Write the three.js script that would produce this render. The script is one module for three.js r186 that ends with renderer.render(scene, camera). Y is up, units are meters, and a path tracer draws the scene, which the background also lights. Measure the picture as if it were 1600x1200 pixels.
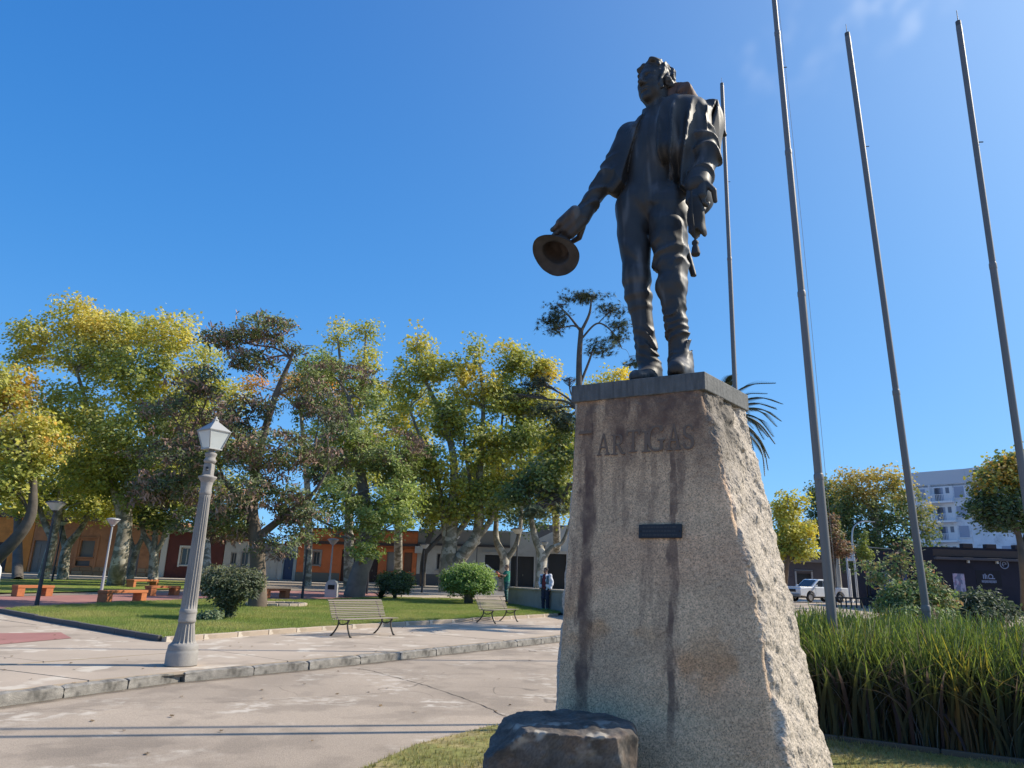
import * as THREE from 'three';
import { mergeGeometries } from 'three/addons/utils/BufferGeometryUtils.js';
import { ImprovedNoise } from 'three/addons/math/ImprovedNoise.js';
import { RoundedBoxGeometry } from 'three/addons/geometries/RoundedBoxGeometry.js';
import { FontLoader } from 'three/addons/loaders/FontLoader.js';
import { TextGeometry } from 'three/addons/geometries/TextGeometry.js';

// ---------------------------------------------------------------- camera
const scene = new THREE.Scene();
const camera = new THREE.PerspectiveCamera(56.36, 4 / 3, 0.1, 1500);
camera.position.set(0, 1.6, 0);
camera.rotation.set(15.2 * Math.PI / 180, 0, 1.7 * Math.PI / 180, 'XYZ');

// ---------------------------------------------------------------- sky and sun
const SUN = new THREE.Vector3(1, 0, -.2).normalize().multiplyScalar(Math.cos(.68)); SUN.y = Math.sin(.68);
const NZ = new ImprovedNoise();
const n3 = (x, y, z) => NZ.noise(x, y, z);
function fbm(x, y, z, o = 4) { let a = .5, s = 0; for (let i = 0; i < o; i++) { s += a * NZ.noise(x, y, z); x = x * 2.03 + 11.3; y = y * 2.03 + 4.7; z = z * 2.03 + 7.9; a *= .5; } return s; }
const clamp = (x, a = 0, b = 1) => Math.min(b, Math.max(a, x));
const smooth = (a, b, x) => { const t = clamp((x - a) / (b - a)); return t * t * (3 - 2 * t); };
const mix = (a, b, t) => a + (b - a) * t;
{
  const W = 1024, H = 512, d = new Float32Array(W * H * 4);
  for (let j = 0; j < H; j++) for (let i = 0; i < W; i++) {
    const el = ((j + .5) / H - .5) * Math.PI, az = ((i + .5) / W - .5) * 2 * Math.PI;
    const x = Math.cos(el) * Math.cos(az), y = Math.sin(el), z = Math.cos(el) * Math.sin(az);
    const g = Math.acos(clamp(x * SUN.x + y * SUN.y + z * SUN.z, -1, 1)) * 180 / Math.PI;
    const t = Math.pow(clamp(y), .58);
    let c = [mix(.07, .0, t), mix(.40, .062, t), mix(.95, .32, t)]; const pale = Math.exp(-Math.max(0, el) * 57.3 / 9); c = [c[0] + .24 * pale, c[1] + .25 * pale, c[2] + .06 * pale];
    const w = Math.exp(-g / 17) * 1.5, w2 = Math.exp(-g / 34) * .33;
    c = [c[0] + w * .86 + w2 * .26, c[1] + w * .82 + w2 * .72, c[2] + w * .68 + w2];
    if (y < 0) { const k = clamp(-y * 8); c = [mix(c[0], .3, k), mix(c[1], .27, k), mix(c[2], .22, k)]; }
    if (y > .05) {                                            // thin cirrus wisps on an otherwise clear sky
      const px = x / y * 2.2, pz = z / y * 2.2;
      let m = smooth(.12, .5, fbm(px * .9 + 3, pz * .9, 2.2, 3)) * smooth(.0, .5, fbm(px * 5, pz * 2.3, 5.5, 5) + .12);
      const near = (a, b, c0, s) => Math.exp(-Math.pow(Math.acos(clamp(x * a + y * b + z * c0, -1, 1)) * 57.3 / s, 2));
      m = smooth(.30, .75, fbm(px * 9 + pz * 3, pz * 5 - px * 3, 5.5, 6) * .8 + .42) * (near(.42, .645, -.64, 2.4) * .12 + near(.3072, .6168, -.7247, 2.2) * .12 + near(.36, .66, -.66, 4) * .06); c = [c[0] + m, c[1] + m * .85, c[2] + m * .5];
    }
    const k = (j * W + i) * 4; d[k] = c[0]; d[k + 1] = c[1]; d[k + 2] = c[2]; d[k + 3] = 1;
  }
  const t = new THREE.DataTexture(d, W, H, THREE.RGBAFormat, THREE.FloatType);
  t.mapping = THREE.EquirectangularReflectionMapping; t.magFilter = t.minFilter = THREE.LinearFilter; t.needsUpdate = true;
  scene.background = t; scene.environment = t;
}
const sun = new THREE.DirectionalLight(new THREE.Color(1, .91, .76), 5);
sun.position.copy(SUN).multiplyScalar(120).add(new THREE.Vector3(0, 0, -30)); sun.target.position.set(0, 0, -30);
sun.castShadow = true; sun.shadow.mapSize.set(4096, 4096);
Object.assign(sun.shadow.camera, { left: -60, right: 60, top: 60, bottom: -60, near: 1, far: 260 });
scene.add(sun, sun.target);
const renderer = new THREE.WebGLRenderer({ antialias: true });
renderer.toneMapping = THREE.LinearToneMapping; renderer.toneMappingExposure = 1.25;
renderer.shadowMap.enabled = true; renderer.setSize(1024, 768);

// ---------------------------------------------------------------- helpers
const V = (x, y, z) => new THREE.Vector3(x, y, z);
function rng(seed) { let a = seed >>> 0; return () => { a = (a + 0x6D2B79F5) | 0; let t = Math.imul(a ^ (a >>> 15), 1 | a); t = (t + Math.imul(t ^ (t >>> 7), 61 | t)) ^ t; return ((t ^ (t >>> 14)) >>> 0) / 4294967296; }; }
const used = {};
function numbered(n) { if (!(n in used)) { used[n] = 0; return n; } used[n]++; return n + '_' + String(used[n]).padStart(3, '0'); }
function thing(name, label, category, pos = [0, 0, 0], turn = 0, group) {
  const o = new THREE.Group(); o.name = numbered(name); o.position.set(...pos); o.rotation.y = turn;
  o.userData = { label, category }; if (group) o.userData.group = group; scene.add(o); return o;
}
function part(name, geo, mat, parent, kind) {
  const m = new THREE.Mesh(Array.isArray(geo) ? mg(geo) : geo, mat); m.name = name; m.castShadow = m.receiveShadow = true;
  if (kind) m.userData.kind = kind; parent.add(m); return m;
}
function struct(name, geo, mat) { const m = part(numbered(name), geo, mat, scene); m.userData.kind = 'structure'; return m; }
function mg(list) {
  const l = list.map(g => { let q = g.index ? g.toNonIndexed() : g; const r = new THREE.BufferGeometry(); const n = q.attributes.position.count;
    r.setAttribute('position', q.attributes.position); r.setAttribute('normal', q.attributes.normal);
    r.setAttribute('uv', q.attributes.uv || new THREE.BufferAttribute(new Float32Array(n * 2), 2)); return r; });
  return l.length === 1 ? l[0] : mergeGeometries(l);
}
const box = (w, h, d, x = 0, y = 0, z = 0, ry = 0) => { const g = new THREE.BoxGeometry(w, h, d); boxUV(g, w, h, d); if (ry) g.rotateY(ry); return g.translate(x, y, z); };
function boxUV(g) { const p = g.attributes.position, n = g.attributes.normal, u = g.attributes.uv; for (let i = 0; i < p.count; i++) { const ax = Math.abs(n.getX(i)), ay = Math.abs(n.getY(i)); u.setXY(i, ax > .5 ? p.getZ(i) : p.getX(i), ay > .5 ? p.getZ(i) : p.getY(i)); } }
const rbox = (w, h, d, r, x = 0, y = 0, z = 0, seg = 2) => new RoundedBoxGeometry(w, h, d, seg, r).translate(x, y, z);
const cyl = (r0, r1, h, x = 0, y = 0, z = 0, s = 12) => new THREE.CylinderGeometry(r1, r0, h, s).translate(x, y + h / 2, z);
function bar(a, b, r0, r1 = r0, s = 8) {
  const A = V(...a), B = V(...b), l = A.distanceTo(B), g = new THREE.CylinderGeometry(r1, r0, l, s);
  g.translate(0, l / 2, 0).applyQuaternion(new THREE.Quaternion().setFromUnitVectors(V(0, 1, 0), B.clone().sub(A).normalize())); return g.translate(...a);
}
const lathe = (pts, s = 24) => new THREE.LatheGeometry(pts.map(p => new THREE.Vector2(p[0], p[1])), s);
function tube(pts, rad, sides = 8, seg) {                      // tapered tube along a smooth curve, with a closed tip
  const c = new THREE.CatmullRomCurve3(pts.map(p => p.isVector3 ? p : V(p[0], p[1], p[2])), false, 'centripetal'); seg = seg || pts.length * 4;
  const P = [], Nn = [], U = [], I = []; let N = V(1, 0, .01); let len = 0, prev = null;
  for (let i = 0; i <= seg; i++) {
    const t = i / seg, p = c.getPoint(t), T = c.getTangent(t); N.addScaledVector(T, -N.dot(T)).normalize(); const B = T.clone().cross(N);
    const q = t * (rad.length - 1), k = Math.min(rad.length - 2, Math.floor(q)), r = mix(rad[k], rad[k + 1], q - k);
    if (prev) len += p.distanceTo(prev); prev = p;
    for (let j = 0; j <= sides; j++) { const a = j / sides * Math.PI * 2, x = Math.cos(a), y = Math.sin(a); const n = N.clone().multiplyScalar(x).addScaledVector(B, y); P.push(p.x + n.x * r, p.y + n.y * r, p.z + n.z * r); Nn.push(n.x, n.y, n.z); U.push(j / sides * Math.max(1, Math.round(r * 12)) * .5, len); }
  }
  for (let i = 0; i < seg; i++) for (let j = 0; j < sides; j++) { const a = i * (sides + 1) + j, b = a + sides + 1; I.push(a, a + 1, b, b, a + 1, b + 1); }
  const g = new THREE.BufferGeometry(); g.setAttribute('position', new THREE.Float32BufferAttribute(P, 3)); g.setAttribute('normal', new THREE.Float32BufferAttribute(Nn, 3)); g.setAttribute('uv', new THREE.Float32BufferAttribute(U, 2)); g.setIndex(I); return g;
}
// ground relief: level near the monument, rising gently towards the houses
const T = z => .012 * clamp(-z - 20, 0, 55);
function sheet(poly, off) {                                     // flat polygon [x, z] laid on the relief
  const bands = [[1e5, -20], [-20, -75], [-75, -1e5]], gs = [];
  const clip = (pl, z, keepAbove) => { const o = []; for (let i = 0; i < pl.length; i++) { const a = pl[i], b = pl[(i + 1) % pl.length], ia = keepAbove ? a[1] >= z : a[1] <= z, ib = keepAbove ? b[1] >= z : b[1] <= z; if (ia) o.push(a); if (ia !== ib) { const t = (z - a[1]) / (b[1] - a[1]); o.push([mix(a[0], b[0], t), z]); } } return o; };
  for (const [hi, lo] of bands) {
    let p = clip(clip(poly, hi, false), lo, true); if (p.length < 3) continue;
    const g = new THREE.ShapeGeometry(new THREE.Shape(p.map(q => new THREE.Vector2(q[0], -q[1])))); g.rotateX(-Math.PI / 2);
    const a = g.attributes.position, u = g.attributes.uv;
    for (let i = 0; i < a.count; i++) { a.setY(i, T(a.getZ(i)) + off); u.setXY(i, a.getX(i), a.getZ(i)); }
    g.computeVertexNormals(); gs.push(g);
  }
  return mg(gs);
}
function slab(poly, off, th) {                                  // convex slab with sides, top at relief + off
  const g0 = sheet(poly, off), P = [], U = [], n = poly.length;
  for (let i = 0; i < n; i++) { const a = poly[i], b = poly[(i + 1) % n]; const ya = T(a[1]) + off, yb = T(b[1]) + off; P.push(a[0], ya, a[1], b[0], yb, b[1], b[0], yb - th, b[1], a[0], ya, a[1], b[0], yb - th, b[1], a[0], ya - th, a[1]); for (let k = 0; k < 6; k++) U.push(0, 0); }
  const g = new THREE.BufferGeometry(); g.setAttribute('position', new THREE.Float32BufferAttribute(P, 3)); g.setAttribute('uv', new THREE.Float32BufferAttribute(U, 2)); g.computeVertexNormals();
  return mg([g0, g]);
}
// ---- signed distance meshing (surface nets)
function nets(sdf, lo, hi, cell) {
  const nx = Math.ceil((hi[0] - lo[0]) / cell) + 1, ny = Math.ceil((hi[1] - lo[1]) / cell) + 1, nz = Math.ceil((hi[2] - lo[2]) / cell) + 1;
  const F = new Float32Array(nx * ny * nz), id = (i, j, k) => i + nx * (j + ny * k), B = 5, rad = cell * B * .87 * 1.5 + .05;
  for (let K = 0; K < nz; K += B) for (let J = 0; J < ny; J += B) for (let I = 0; I < nx; I += B) {
    const c = sdf(lo[0] + (I + B / 2) * cell, lo[1] + (J + B / 2) * cell, lo[2] + (K + B / 2) * cell), far = Math.abs(c) > rad;
    for (let k = K; k < Math.min(nz, K + B); k++) for (let j = J; j < Math.min(ny, J + B); j++) for (let i = I; i < Math.min(nx, I + B); i++)
      F[id(i, j, k)] = far ? c : sdf(lo[0] + i * cell, lo[1] + j * cell, lo[2] + k * cell);
  }
  const idx = new Int32Array(F.length).fill(-1), P = [], Q = [];
  for (let k = 0; k < nz - 1; k++) for (let j = 0; j < ny - 1; j++) for (let i = 0; i < nx - 1; i++) {
    let s = 0, x = 0, y = 0, z = 0, n = 0; const v = [];
    for (let c = 0; c < 8; c++) { const f = F[id(i + (c & 1), j + (c >> 1 & 1), k + (c >> 2))]; v.push(f); if (f < 0) s++; }
    if (s === 0 || s === 8) continue;
    for (let a = 0; a < 8; a++) for (const b of [1, 2, 4]) if (!(a & b)) { const f = v[a], g = v[a | b]; if ((f < 0) !== (g < 0)) { const t = f / (f - g); x += (a & 1) + (b === 1 ? t : 0); y += (a >> 1 & 1) + (b === 2 ? t : 0); z += (a >> 2) + (b === 4 ? t : 0); n++; } }
    idx[id(i, j, k)] = P.length / 3; P.push(lo[0] + (i + x / n) * cell, lo[1] + (j + y / n) * cell, lo[2] + (k + z / n) * cell);
  }
  const quad = (a, b, c, d, f) => { if (a < 0 || b < 0 || c < 0 || d < 0) return; f ? Q.push(a, b, c, a, c, d) : Q.push(a, c, b, a, d, c); };
  for (let k = 1; k < nz - 1; k++) for (let j = 1; j < ny - 1; j++) for (let i = 1; i < nx - 1; i++) {
    const f = F[id(i, j, k)] < 0;
    if (f !== F[id(i + 1, j, k)] < 0) quad(idx[id(i, j - 1, k - 1)], idx[id(i, j, k - 1)], idx[id(i, j, k)], idx[id(i, j - 1, k)], f);
    if (f !== F[id(i, j + 1, k)] < 0) quad(idx[id(i - 1, j, k - 1)], idx[id(i - 1, j, k)], idx[id(i, j, k)], idx[id(i, j, k - 1)], f);
    if (f !== F[id(i, j, k + 1)] < 0) quad(idx[id(i - 1, j - 1, k)], idx[id(i, j - 1, k)], idx[id(i, j, k)], idx[id(i - 1, j, k)], f);
  }
  const g = new THREE.BufferGeometry(); g.setAttribute('position', new THREE.Float32BufferAttribute(P, 3)); g.setIndex(Q); g.computeVertexNormals();
  g.setAttribute('uv', new THREE.BufferAttribute(new Float32Array(P.length / 3 * 2), 2)); return g;
}
const smin = (a, b, k) => { const h = Math.max(k - Math.abs(a - b), 0) / k; return Math.min(a, b) - h * h * k * .25; };
const smax = (a, b, k) => -smin(-a, -b, k);
function cap(x, y, z, a, b, ra, rb) {
  const bx = b[0] - a[0], by = b[1] - a[1], bz = b[2] - a[2], px = x - a[0], py = y - a[1], pz = z - a[2];
  const t = clamp((px * bx + py * by + pz * bz) / (bx * bx + by * by + bz * bz)); return Math.hypot(px - bx * t, py - by * t, pz - bz * t) - (ra + (rb - ra) * t);
}
function ell(x, y, z, c, r) { const px = x - c[0], py = y - c[1], pz = z - c[2], k0 = Math.hypot(px / r[0], py / r[1], pz / r[2]), k1 = Math.hypot(px / r[0] ** 2, py / r[1] ** 2, pz / r[2] ** 2); return k1 < 1e-6 ? -Math.min(...r) : k0 * (k0 - 1) / k1; }
function tri(x, y, z, a, b, c, r) {                              // rounded triangular sheet
  const sub = (p, q) => [p[0] - q[0], p[1] - q[1], p[2] - q[2]], dot = (p, q) => p[0] * q[0] + p[1] * q[1] + p[2] * q[2], crs = (p, q) => [p[1] * q[2] - p[2] * q[1], p[2] * q[0] - p[0] * q[2], p[0] * q[1] - p[1] * q[0]];
  const p = [x, y, z], ba = sub(b, a), cb = sub(c, b), ac = sub(a, c), pa = sub(p, a), pb = sub(p, b), pc = sub(p, c), n = crs(ba, ac), e = (v, w) => { const t = clamp(dot(v, w) / dot(v, v)); return (w[0] - v[0] * t) ** 2 + (w[1] - v[1] * t) ** 2 + (w[2] - v[2] * t) ** 2; };
  const s = Math.sign(dot(crs(ba, n), pa)) + Math.sign(dot(crs(cb, n), pb)) + Math.sign(dot(crs(ac, n), pc));
  return Math.sqrt(s < 2 ? Math.min(e(ba, pa), e(cb, pb), e(ac, pc)) : dot(n, pa) ** 2 / dot(n, n)) - r;
}
function bx3(x, y, z, c, h, r) { const qx = Math.abs(x - c[0]) - h[0], qy = Math.abs(y - c[1]) - h[1], qz = Math.abs(z - c[2]) - h[2]; return Math.hypot(Math.max(qx, 0), Math.max(qy, 0), Math.max(qz, 0)) + Math.min(Math.max(qx, qy, qz), 0) - r; }
function tint(g, fn) { const p = g.attributes.position, c = new Float32Array(p.count * 3); for (let i = 0; i < p.count; i++) { const q = fn(p.getX(i), p.getY(i), p.getZ(i)); c.set(q, i * 3); } g.setAttribute('color', new THREE.BufferAttribute(c, 3)); return g; }

// ---- textures
const s8 = x => { x = clamp(x); return Math.round(255 * (x <= .0031308 ? 12.92 * x : 1.055 * Math.pow(x, 1 / 2.4) - .055)); };
const hs = (x, y, s) => { let h = Math.imul(x | 0, 374761393) ^ Math.imul(y | 0, 668265263) ^ Math.imul(s | 0, 2246822519); h = Math.imul(h ^ (h >>> 13), 1274126177); return ((h ^ (h >>> 16)) >>> 0) / 4294967296; };
function tv(u, v, n, s) { const x = u * n, y = v * n, i = Math.floor(x), j = Math.floor(y); let fx = x - i, fy = y - j; fx = fx * fx * (3 - 2 * fx); fy = fy * fy * (3 - 2 * fy); const w = k => ((k % n) + n) % n; return mix(mix(hs(w(i), w(j), s), hs(w(i + 1), w(j), s), fx), mix(hs(w(i), w(j + 1), s), hs(w(i + 1), w(j + 1), s), fx), fy); }
function tf(u, v, n, s, o = 4) { let a = .5, r = 0, t = 0; for (let k = 0; k < o; k++) { r += a * tv(u, v, n, s + k); t += a; n *= 2; a *= .55; } return r / t; }
function tex(w, h, fn, gray, rep = 1) {
  const d = new Uint8Array(w * h * 4);
  for (let j = 0; j < h; j++) for (let i = 0; i < w; i++) { const c = fn((i + .5) / w, (j + .5) / h, i, j), k = (j * w + i) * 4; if (gray) d[k] = d[k + 1] = d[k + 2] = clamp(c) * 255; else { d[k] = s8(c[0]); d[k + 1] = s8(c[1]); d[k + 2] = s8(c[2]); } d[k + 3] = 255; }
  const t = new THREE.DataTexture(d, w, h); t.wrapS = t.wrapT = THREE.RepeatWrapping; t.magFilter = THREE.LinearFilter; t.minFilter = THREE.LinearMipmapLinearFilter; t.generateMipmaps = true; if (!gray) t.colorSpace = THREE.SRGBColorSpace; t.repeat.set(rep, rep); t.needsUpdate = true; return t;
}
const C = (r, g, b) => new THREE.Color().setRGB(r, g, b);
const std = (r, g, b, rough = .85, o = {}) => new THREE.MeshStandardMaterial({ color: C(r, g, b), roughness: rough, ...o });
const M = {};
{
  const crack = (u, v, n, s) => { const q = Math.abs(tf(u, v, n, s, 3) - .5); return smooth(.004, .0, q); };
  M.street = new THREE.MeshStandardMaterial({ roughness: .92,
    map: tex(1024, 1024, (u, v, i, j) => { const a = tf(u, v, 4, 1, 5), b = tf(u, v, 9, 20, 5), g = hs(i, j, 3), w = smooth(.54, .78, b) * smooth(.38, .7, tf(u, v, 60, 60, 3)) * .7; let k = mix(.68, 1.22, a) * (.80 + .40 * g) * mix(1, .82, smooth(.5, .7, tf(u, v, 14, 101, 4))); const c = crack(u, v, 3, 90) * .45 * smooth(.45, .6, tf(u, v, 5, 77, 2)); k *= 1 - c; return [mix(.365 * k, .60, w), mix(.293 * k, .53, w), mix(.222 * k, .44, w)]; }, 0, 1 / 7),
    bumpMap: tex(512, 512, (u, v, i, j) => .5 * hs(i, j, 5) + .5 * tf(u, v, 16, 8, 4), 1, 1 / 2.2), bumpScale: .006 });
  M.walk = new THREE.MeshStandardMaterial({ roughness: .9,
    map: tex(1024, 1024, (u, v, i, j) => { const a = tf(u, v, 4, 31, 5), b = tf(u, v, 7, 50, 5), g = hs(i, j, 4), w = smooth(.62, .74, tf(u, v, 14, 61, 4)); let k = mix(.72, 1.18, a) * (.9 + .2 * g) * mix(1, .8, smooth(.55, .7, b)); return [mix(.42 * k, .6, w * .7), mix(.338 * k, .53, w * .7), mix(.258 * k, .43, w * .7)]; }, 0, 1 / 6),
    bumpMap: tex(512, 512, (u, v, i, j) => .5 * hs(i, j, 15) + .5 * tf(u, v, 16, 18, 4), 1, 1 / 2.2), bumpScale: .004 });
  M.dirt = std(.10, .085, .065, 1);
  M.kerb = new THREE.MeshStandardMaterial({ roughness: .9, map: tex(512, 512, (u, v, i, j) => { const a = tf(u, v, 10, 3, 4), g = hs(i, j, 6), d = smooth(.55, .75, tf(u, v, 5, 9, 4)); const k = mix(.5, 1.3, a) * (.6 + .8 * g) * mix(1, .45, d); return [.265 * k, .245 * k, .215 * k]; }, 0, 1), bumpMap: tex(256, 256, (u, v, i, j) => .4 * hs(i, j, 7) + .6 * tf(u, v, 10, 3, 4), 1, 1), bumpScale: .012 });
  M.red = new THREE.MeshStandardMaterial({ roughness: .9, map: tex(256, 256, (u, v, i, j) => { const k = (.8 + .4 * tf(u, v, 6, 2, 4)) * (.9 + .2 * hs(i, j, 1)); return [.33 * k, .15 * k, .125 * k]; }, 0, 1 / 3) });
  M.lawn = new THREE.MeshStandardMaterial({ roughness: 1, map: tex(1024, 1024, (u, v, i, j) => { const a = tf(u, v, 5, 5, 5), b = tf(u, v, 30, 15, 4), y = smooth(.5, .72, a), k = .55 + .9 * b * (.7 + .6 * hs(i, j, 2)); return [mix(.20, .30, y) * k, mix(.25, .27, y) * k, mix(.03, .07, y) * k]; }, 0, 1 / 9), bumpMap: tex(512, 512, (u, v, i, j) => .6 * hs(i, j, 9) + .4 * tf(u, v, 40, 8, 3), 1, 1 / 1.5), bumpScale: .03 });
  M.drygrass = std(.2, .18, .06, 1);
  M.asphalt = std(.16, .15, .14, .95);
  M.pave = std(.40, .35, .29, .92);
  const wallMap = (r, g, b, s) => new THREE.MeshStandardMaterial({ roughness: .92, map: tex(256, 256, (u, v, i, j) => { const a = tf(u, v, 4, s, 5), st = smooth(.5, .8, tf(u, v, 5, s + 9, 4)) * smooth(.3, .7, tf(u, v, 24, s + 5, 2)); const k = (.72 + .5 * a) * (1 - .25 * st) * (.95 + .1 * hs(i, j, s)); return [r * k, g * k, b * k]; }, 0, 1 / 5) });
  M.wallMap = wallMap;
}

// ================================================================ GROUND AND PAVING
struct('ground', sheet([[-500, 30], [500, 30], [500, -700], [-500, -700]], -.03), M.pave);
struct('street', sheet([[-60, 25], [40, 25], [40, -60], [-60, -60]], 0), M.street);
const KL = [[-9.6, -1.2], [-7.6, -5.0], [-5.802, 0, -9.017], [-4.886, 0, -11.019], [-3.181, 0, -13.314], [1.44, 0.004, -20.345], [4.6, -25.4], [8.5, -31.5]].map(p => p.length === 3 ? [p[0], p[2]] : p);   // kerb line
const at2 = (L, s) => { for (let i = 0; i < L.length - 1; i++) { const l = Math.hypot(L[i + 1][0] - L[i][0], L[i + 1][1] - L[i][1]); if (s <= l || i === L.length - 2) return { x: mix(L[i][0], L[i + 1][0], s / l), z: mix(L[i][1], L[i + 1][1], s / l), a: Math.atan2(L[i + 1][1] - L[i][1], L[i + 1][0] - L[i][0]) }; s -= l; } };
{
  const kerb = thing('kerb', 'line of rough grey granite kerb stones between the street and the concrete pavement', 'kerb'); kerb.userData.kind = 'structure';
  const R = rng(4); let s = 0; const shapes = [];
  for (let k = 0; k < 5; k++) { const g = new THREE.BoxGeometry(1, .22, .17, 12, 4, 3), p = g.attributes.position; for (let i = 0; i < p.count; i++) { const x = p.getX(i), y = p.getY(i), z = p.getZ(i), e = (Math.abs(y) > .1 ? .012 : 0); p.setXYZ(i, x * (1 - e) + .008 * n3(x * 9, y * 9 + k * 7, z * 9), y + (y > 0 ? .016 * n3(x * 4 + k * 3, 1, z * 6) - (Math.abs(z) > .08 ? .016 : 0) - (Math.abs(x) > .49 ? .012 : 0) : 0), z * (1 - e * 2) + .016 * n3(x * 5, y * 11, k * 5 + z)); } g.computeVertexNormals(); boxUV(g); shapes.push(g); }
  for (let i = 0; s < 41; i++) {
    const l = .75 + R() * .5, q = at2(KL, s + l / 2), m = part('kerb_stone', shapes[i % 5], M.kerb, kerb);
    m.scale.set(l - .014 - R() * .014, 1, 1); m.position.set(q.x + Math.sin(q.a) * .085, T(q.z) + .038 + (R() - .5) * .012, q.z - .085 * Math.cos(q.a)); m.rotation.y = -q.a + (R() - .5) * .02; s += l;
  }
}
{ // dirt washed against the foot of the kerb, with a ragged edge
  const P0 = [], U0 = [], I0 = []; let L = 0; for (let i = 0; i <= 160; i++) { const s = i * .25, q = at2(KL, s), nx = Math.sin(q.a), nz = -Math.cos(q.a); for (const w of [.05, -.55]) { P0.push(q.x + nx * w, T(q.z) + .004, q.z + nz * w); U0.push(s / 3, w > 0 ? 1 : 0); } if (i) { const k = i * 2; I0.push(k - 2, k - 1, k, k - 1, k + 1, k); } }
  const g = new THREE.BufferGeometry(); g.setAttribute('position', new THREE.Float32BufferAttribute(P0, 3)); g.setAttribute('uv', new THREE.Float32BufferAttribute(U0, 2)); g.setIndex(I0); g.computeVertexNormals();
  struct('gutter_dirt', g, new THREE.MeshStandardMaterial({ color: C(.13, .11, .085), roughness: 1, transparent: true, side: THREE.DoubleSide, alphaMap: tex(512, 128, (u, v, i, j) => clamp((smooth(.35, 1, v) * 1.3 - .55 + .9 * (tf(u, v * .25, 16, 7, 5) - .35)) * (.6 + .6 * hs(i, j, 3))) * .8, 1) }));
}
const lc = [-6.98, 0.15, -15.599], l0 = [-15.192, 0.183, -22.73], l1 = [-4.846, 0.15, -19.893], l2 = [1.989, 0.258, -28.959];
{ // a long wandering joint and cracks in the street concrete
  const cm = std(.085, .07, .055, 1), ribbon = (pts, w, s) => { const P0 = [], I0 = [], c = new THREE.CatmullRomCurve3(pts.map(p => V(p[0], .006, p[1]))), n = 90; for (let i = 0; i <= n; i++) { const p = c.getPoint(i / n), t = c.getTangent(i / n), o = .05 * n3(i * .21, s, 2) + .02 * n3(i * .9, s, 5), q = w * (.35 + 1.1 * Math.abs(n3(i * .33, s, 8))); for (const k of [-1, 1]) P0.push(p.x - t.z * (o + k * q), .005, p.z + t.x * (o + k * q)); if (i) { const k = i * 2; I0.push(k - 2, k - 1, k, k - 1, k + 1, k); } } const g = new THREE.BufferGeometry(); g.setAttribute('position', new THREE.Float32BufferAttribute(P0, 3)); g.setAttribute('uv', new THREE.BufferAttribute(new Float32Array(P0.length / 3 * 2), 2)); g.setIndex(I0); g.computeVertexNormals(); return g; };
  cm.side = THREE.DoubleSide;
  struct('street_crack', mg([ribbon([[-4.2, -13.6], [-2.55, -13.47], [-1.9, -12.7], [-1.23, -11.78], [-.21, -9.98], [.2, -8.9]], .014, 1), ribbon([[-6.2, -8.2], [-4.6, -9.4], [-3.2, -9.9], [-1.6, -10.9]], .006, 4), ribbon([[1, -18], [-.6, -15.8], [-2, -14.9], [-2.4, -14.2]], .008, 7)]), cm);
}
{ // concrete pavement: slabs with open joints over a dark bed
  const walkBed = struct('pavement', sheet([...KL, [14, -52], [-45, -52], [-45, 8]], .11), M.dirt);
  const K = s => at2(KL, s), LE = [[-2, -5.5], [lc[0], lc[2]], [l1[0], l1[2]], [l2[0], l2[2]], [8.6, -38.5]], lenL = 40, R = rng(8);
  const inner = i => { const q = K(i); const nx = Math.sin(q.a), nz = -Math.cos(q.a); return [q.x + nx * .29, q.z + nz * .29]; };
  const across = (i, w) => { const q = K(i), nx = Math.sin(q.a), nz = -Math.cos(q.a); return [q.x + nx * w, q.z + nz * w]; };
  // two rows of large slabs follow the kerb, then a field of slabs to the left
  const rows = [.175, 2.45, 4.75, 7.4, 10.2, 13, 16, 19, 23], st = 3.3;
  for (let r = 0; r < rows.length - 1; r++) for (let s = 0; s < 40; s += st) {
    const a = across(s + .012 + (r % 2) * .9, rows[r] + .008), b = across(s + st - .012 + (r % 2) * .9, rows[r] + .008), c = across(s + st - .012 + (r % 2) * .9, rows[r + 1] - .008), d = across(s + .012 + (r % 2) * .9, rows[r + 1] - .008);
    const g = slab([a, b, c, d], .15 + (R() - .5) * .006, .08); part('paving_slab', g, M.walk, walkBed);
  }
  const redP = [[-9.525, 0.157, -13.437], [-8.949, 0.157, -15.758], [-9.924, 0.157, -17.008], [-11.42, 0.157, -16.021]].map(p => [p[0], p[2]]);
  struct('red_paving', sheet(redP, .157), M.red);
}
const LAWN = [lc, l1, l2, [2.285, 0.374, -30.294], [0.332, 0.472, -38.474], [-3.086, 0.491, -40.087], [-6.385, 0.482, -39.302], [-9.26, 0.417, -33.92], [-12.611, 0.396, -32.156], [-14.44, 0.344, -27.833], [-15.103, 0.295, -23.747], l0].map(p => [p[0], p[2]]);
struct('lawn', sheet(LAWN, .235), M.lawn);
struct('red_path', sheet([[-15.728, 0.222, -21.873], [-15.578, 0.254, -24.494], [-14.894, 0.305, -28.708], [-13.007, 0.358, -33.168], [-9.551, 0.38, -34.987], [-6.586, 0.446, -40.538], [-7.695, 0.527, -47.237], [-12.695, 0.516, -46.298], [-16.278, 0.456, -41.364], [-18.021, 0.375, -34.621], [-21.34, 0.314, -29.495]].map(p => [p[0], p[2]]), .20), M.red);
struct('far_lawn', sheet([[-22.659, 0.377, -30.563], [-20.335, 0.436, -35.536], [-18.048, 0.559, -45.783], [-23.715, 0.73, -59.986], [-30.075, 0.699, -57.403], [-35.69, 0.584, -47.855]].map(p => [p[0], p[2]]), .24), M.lawn);
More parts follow.
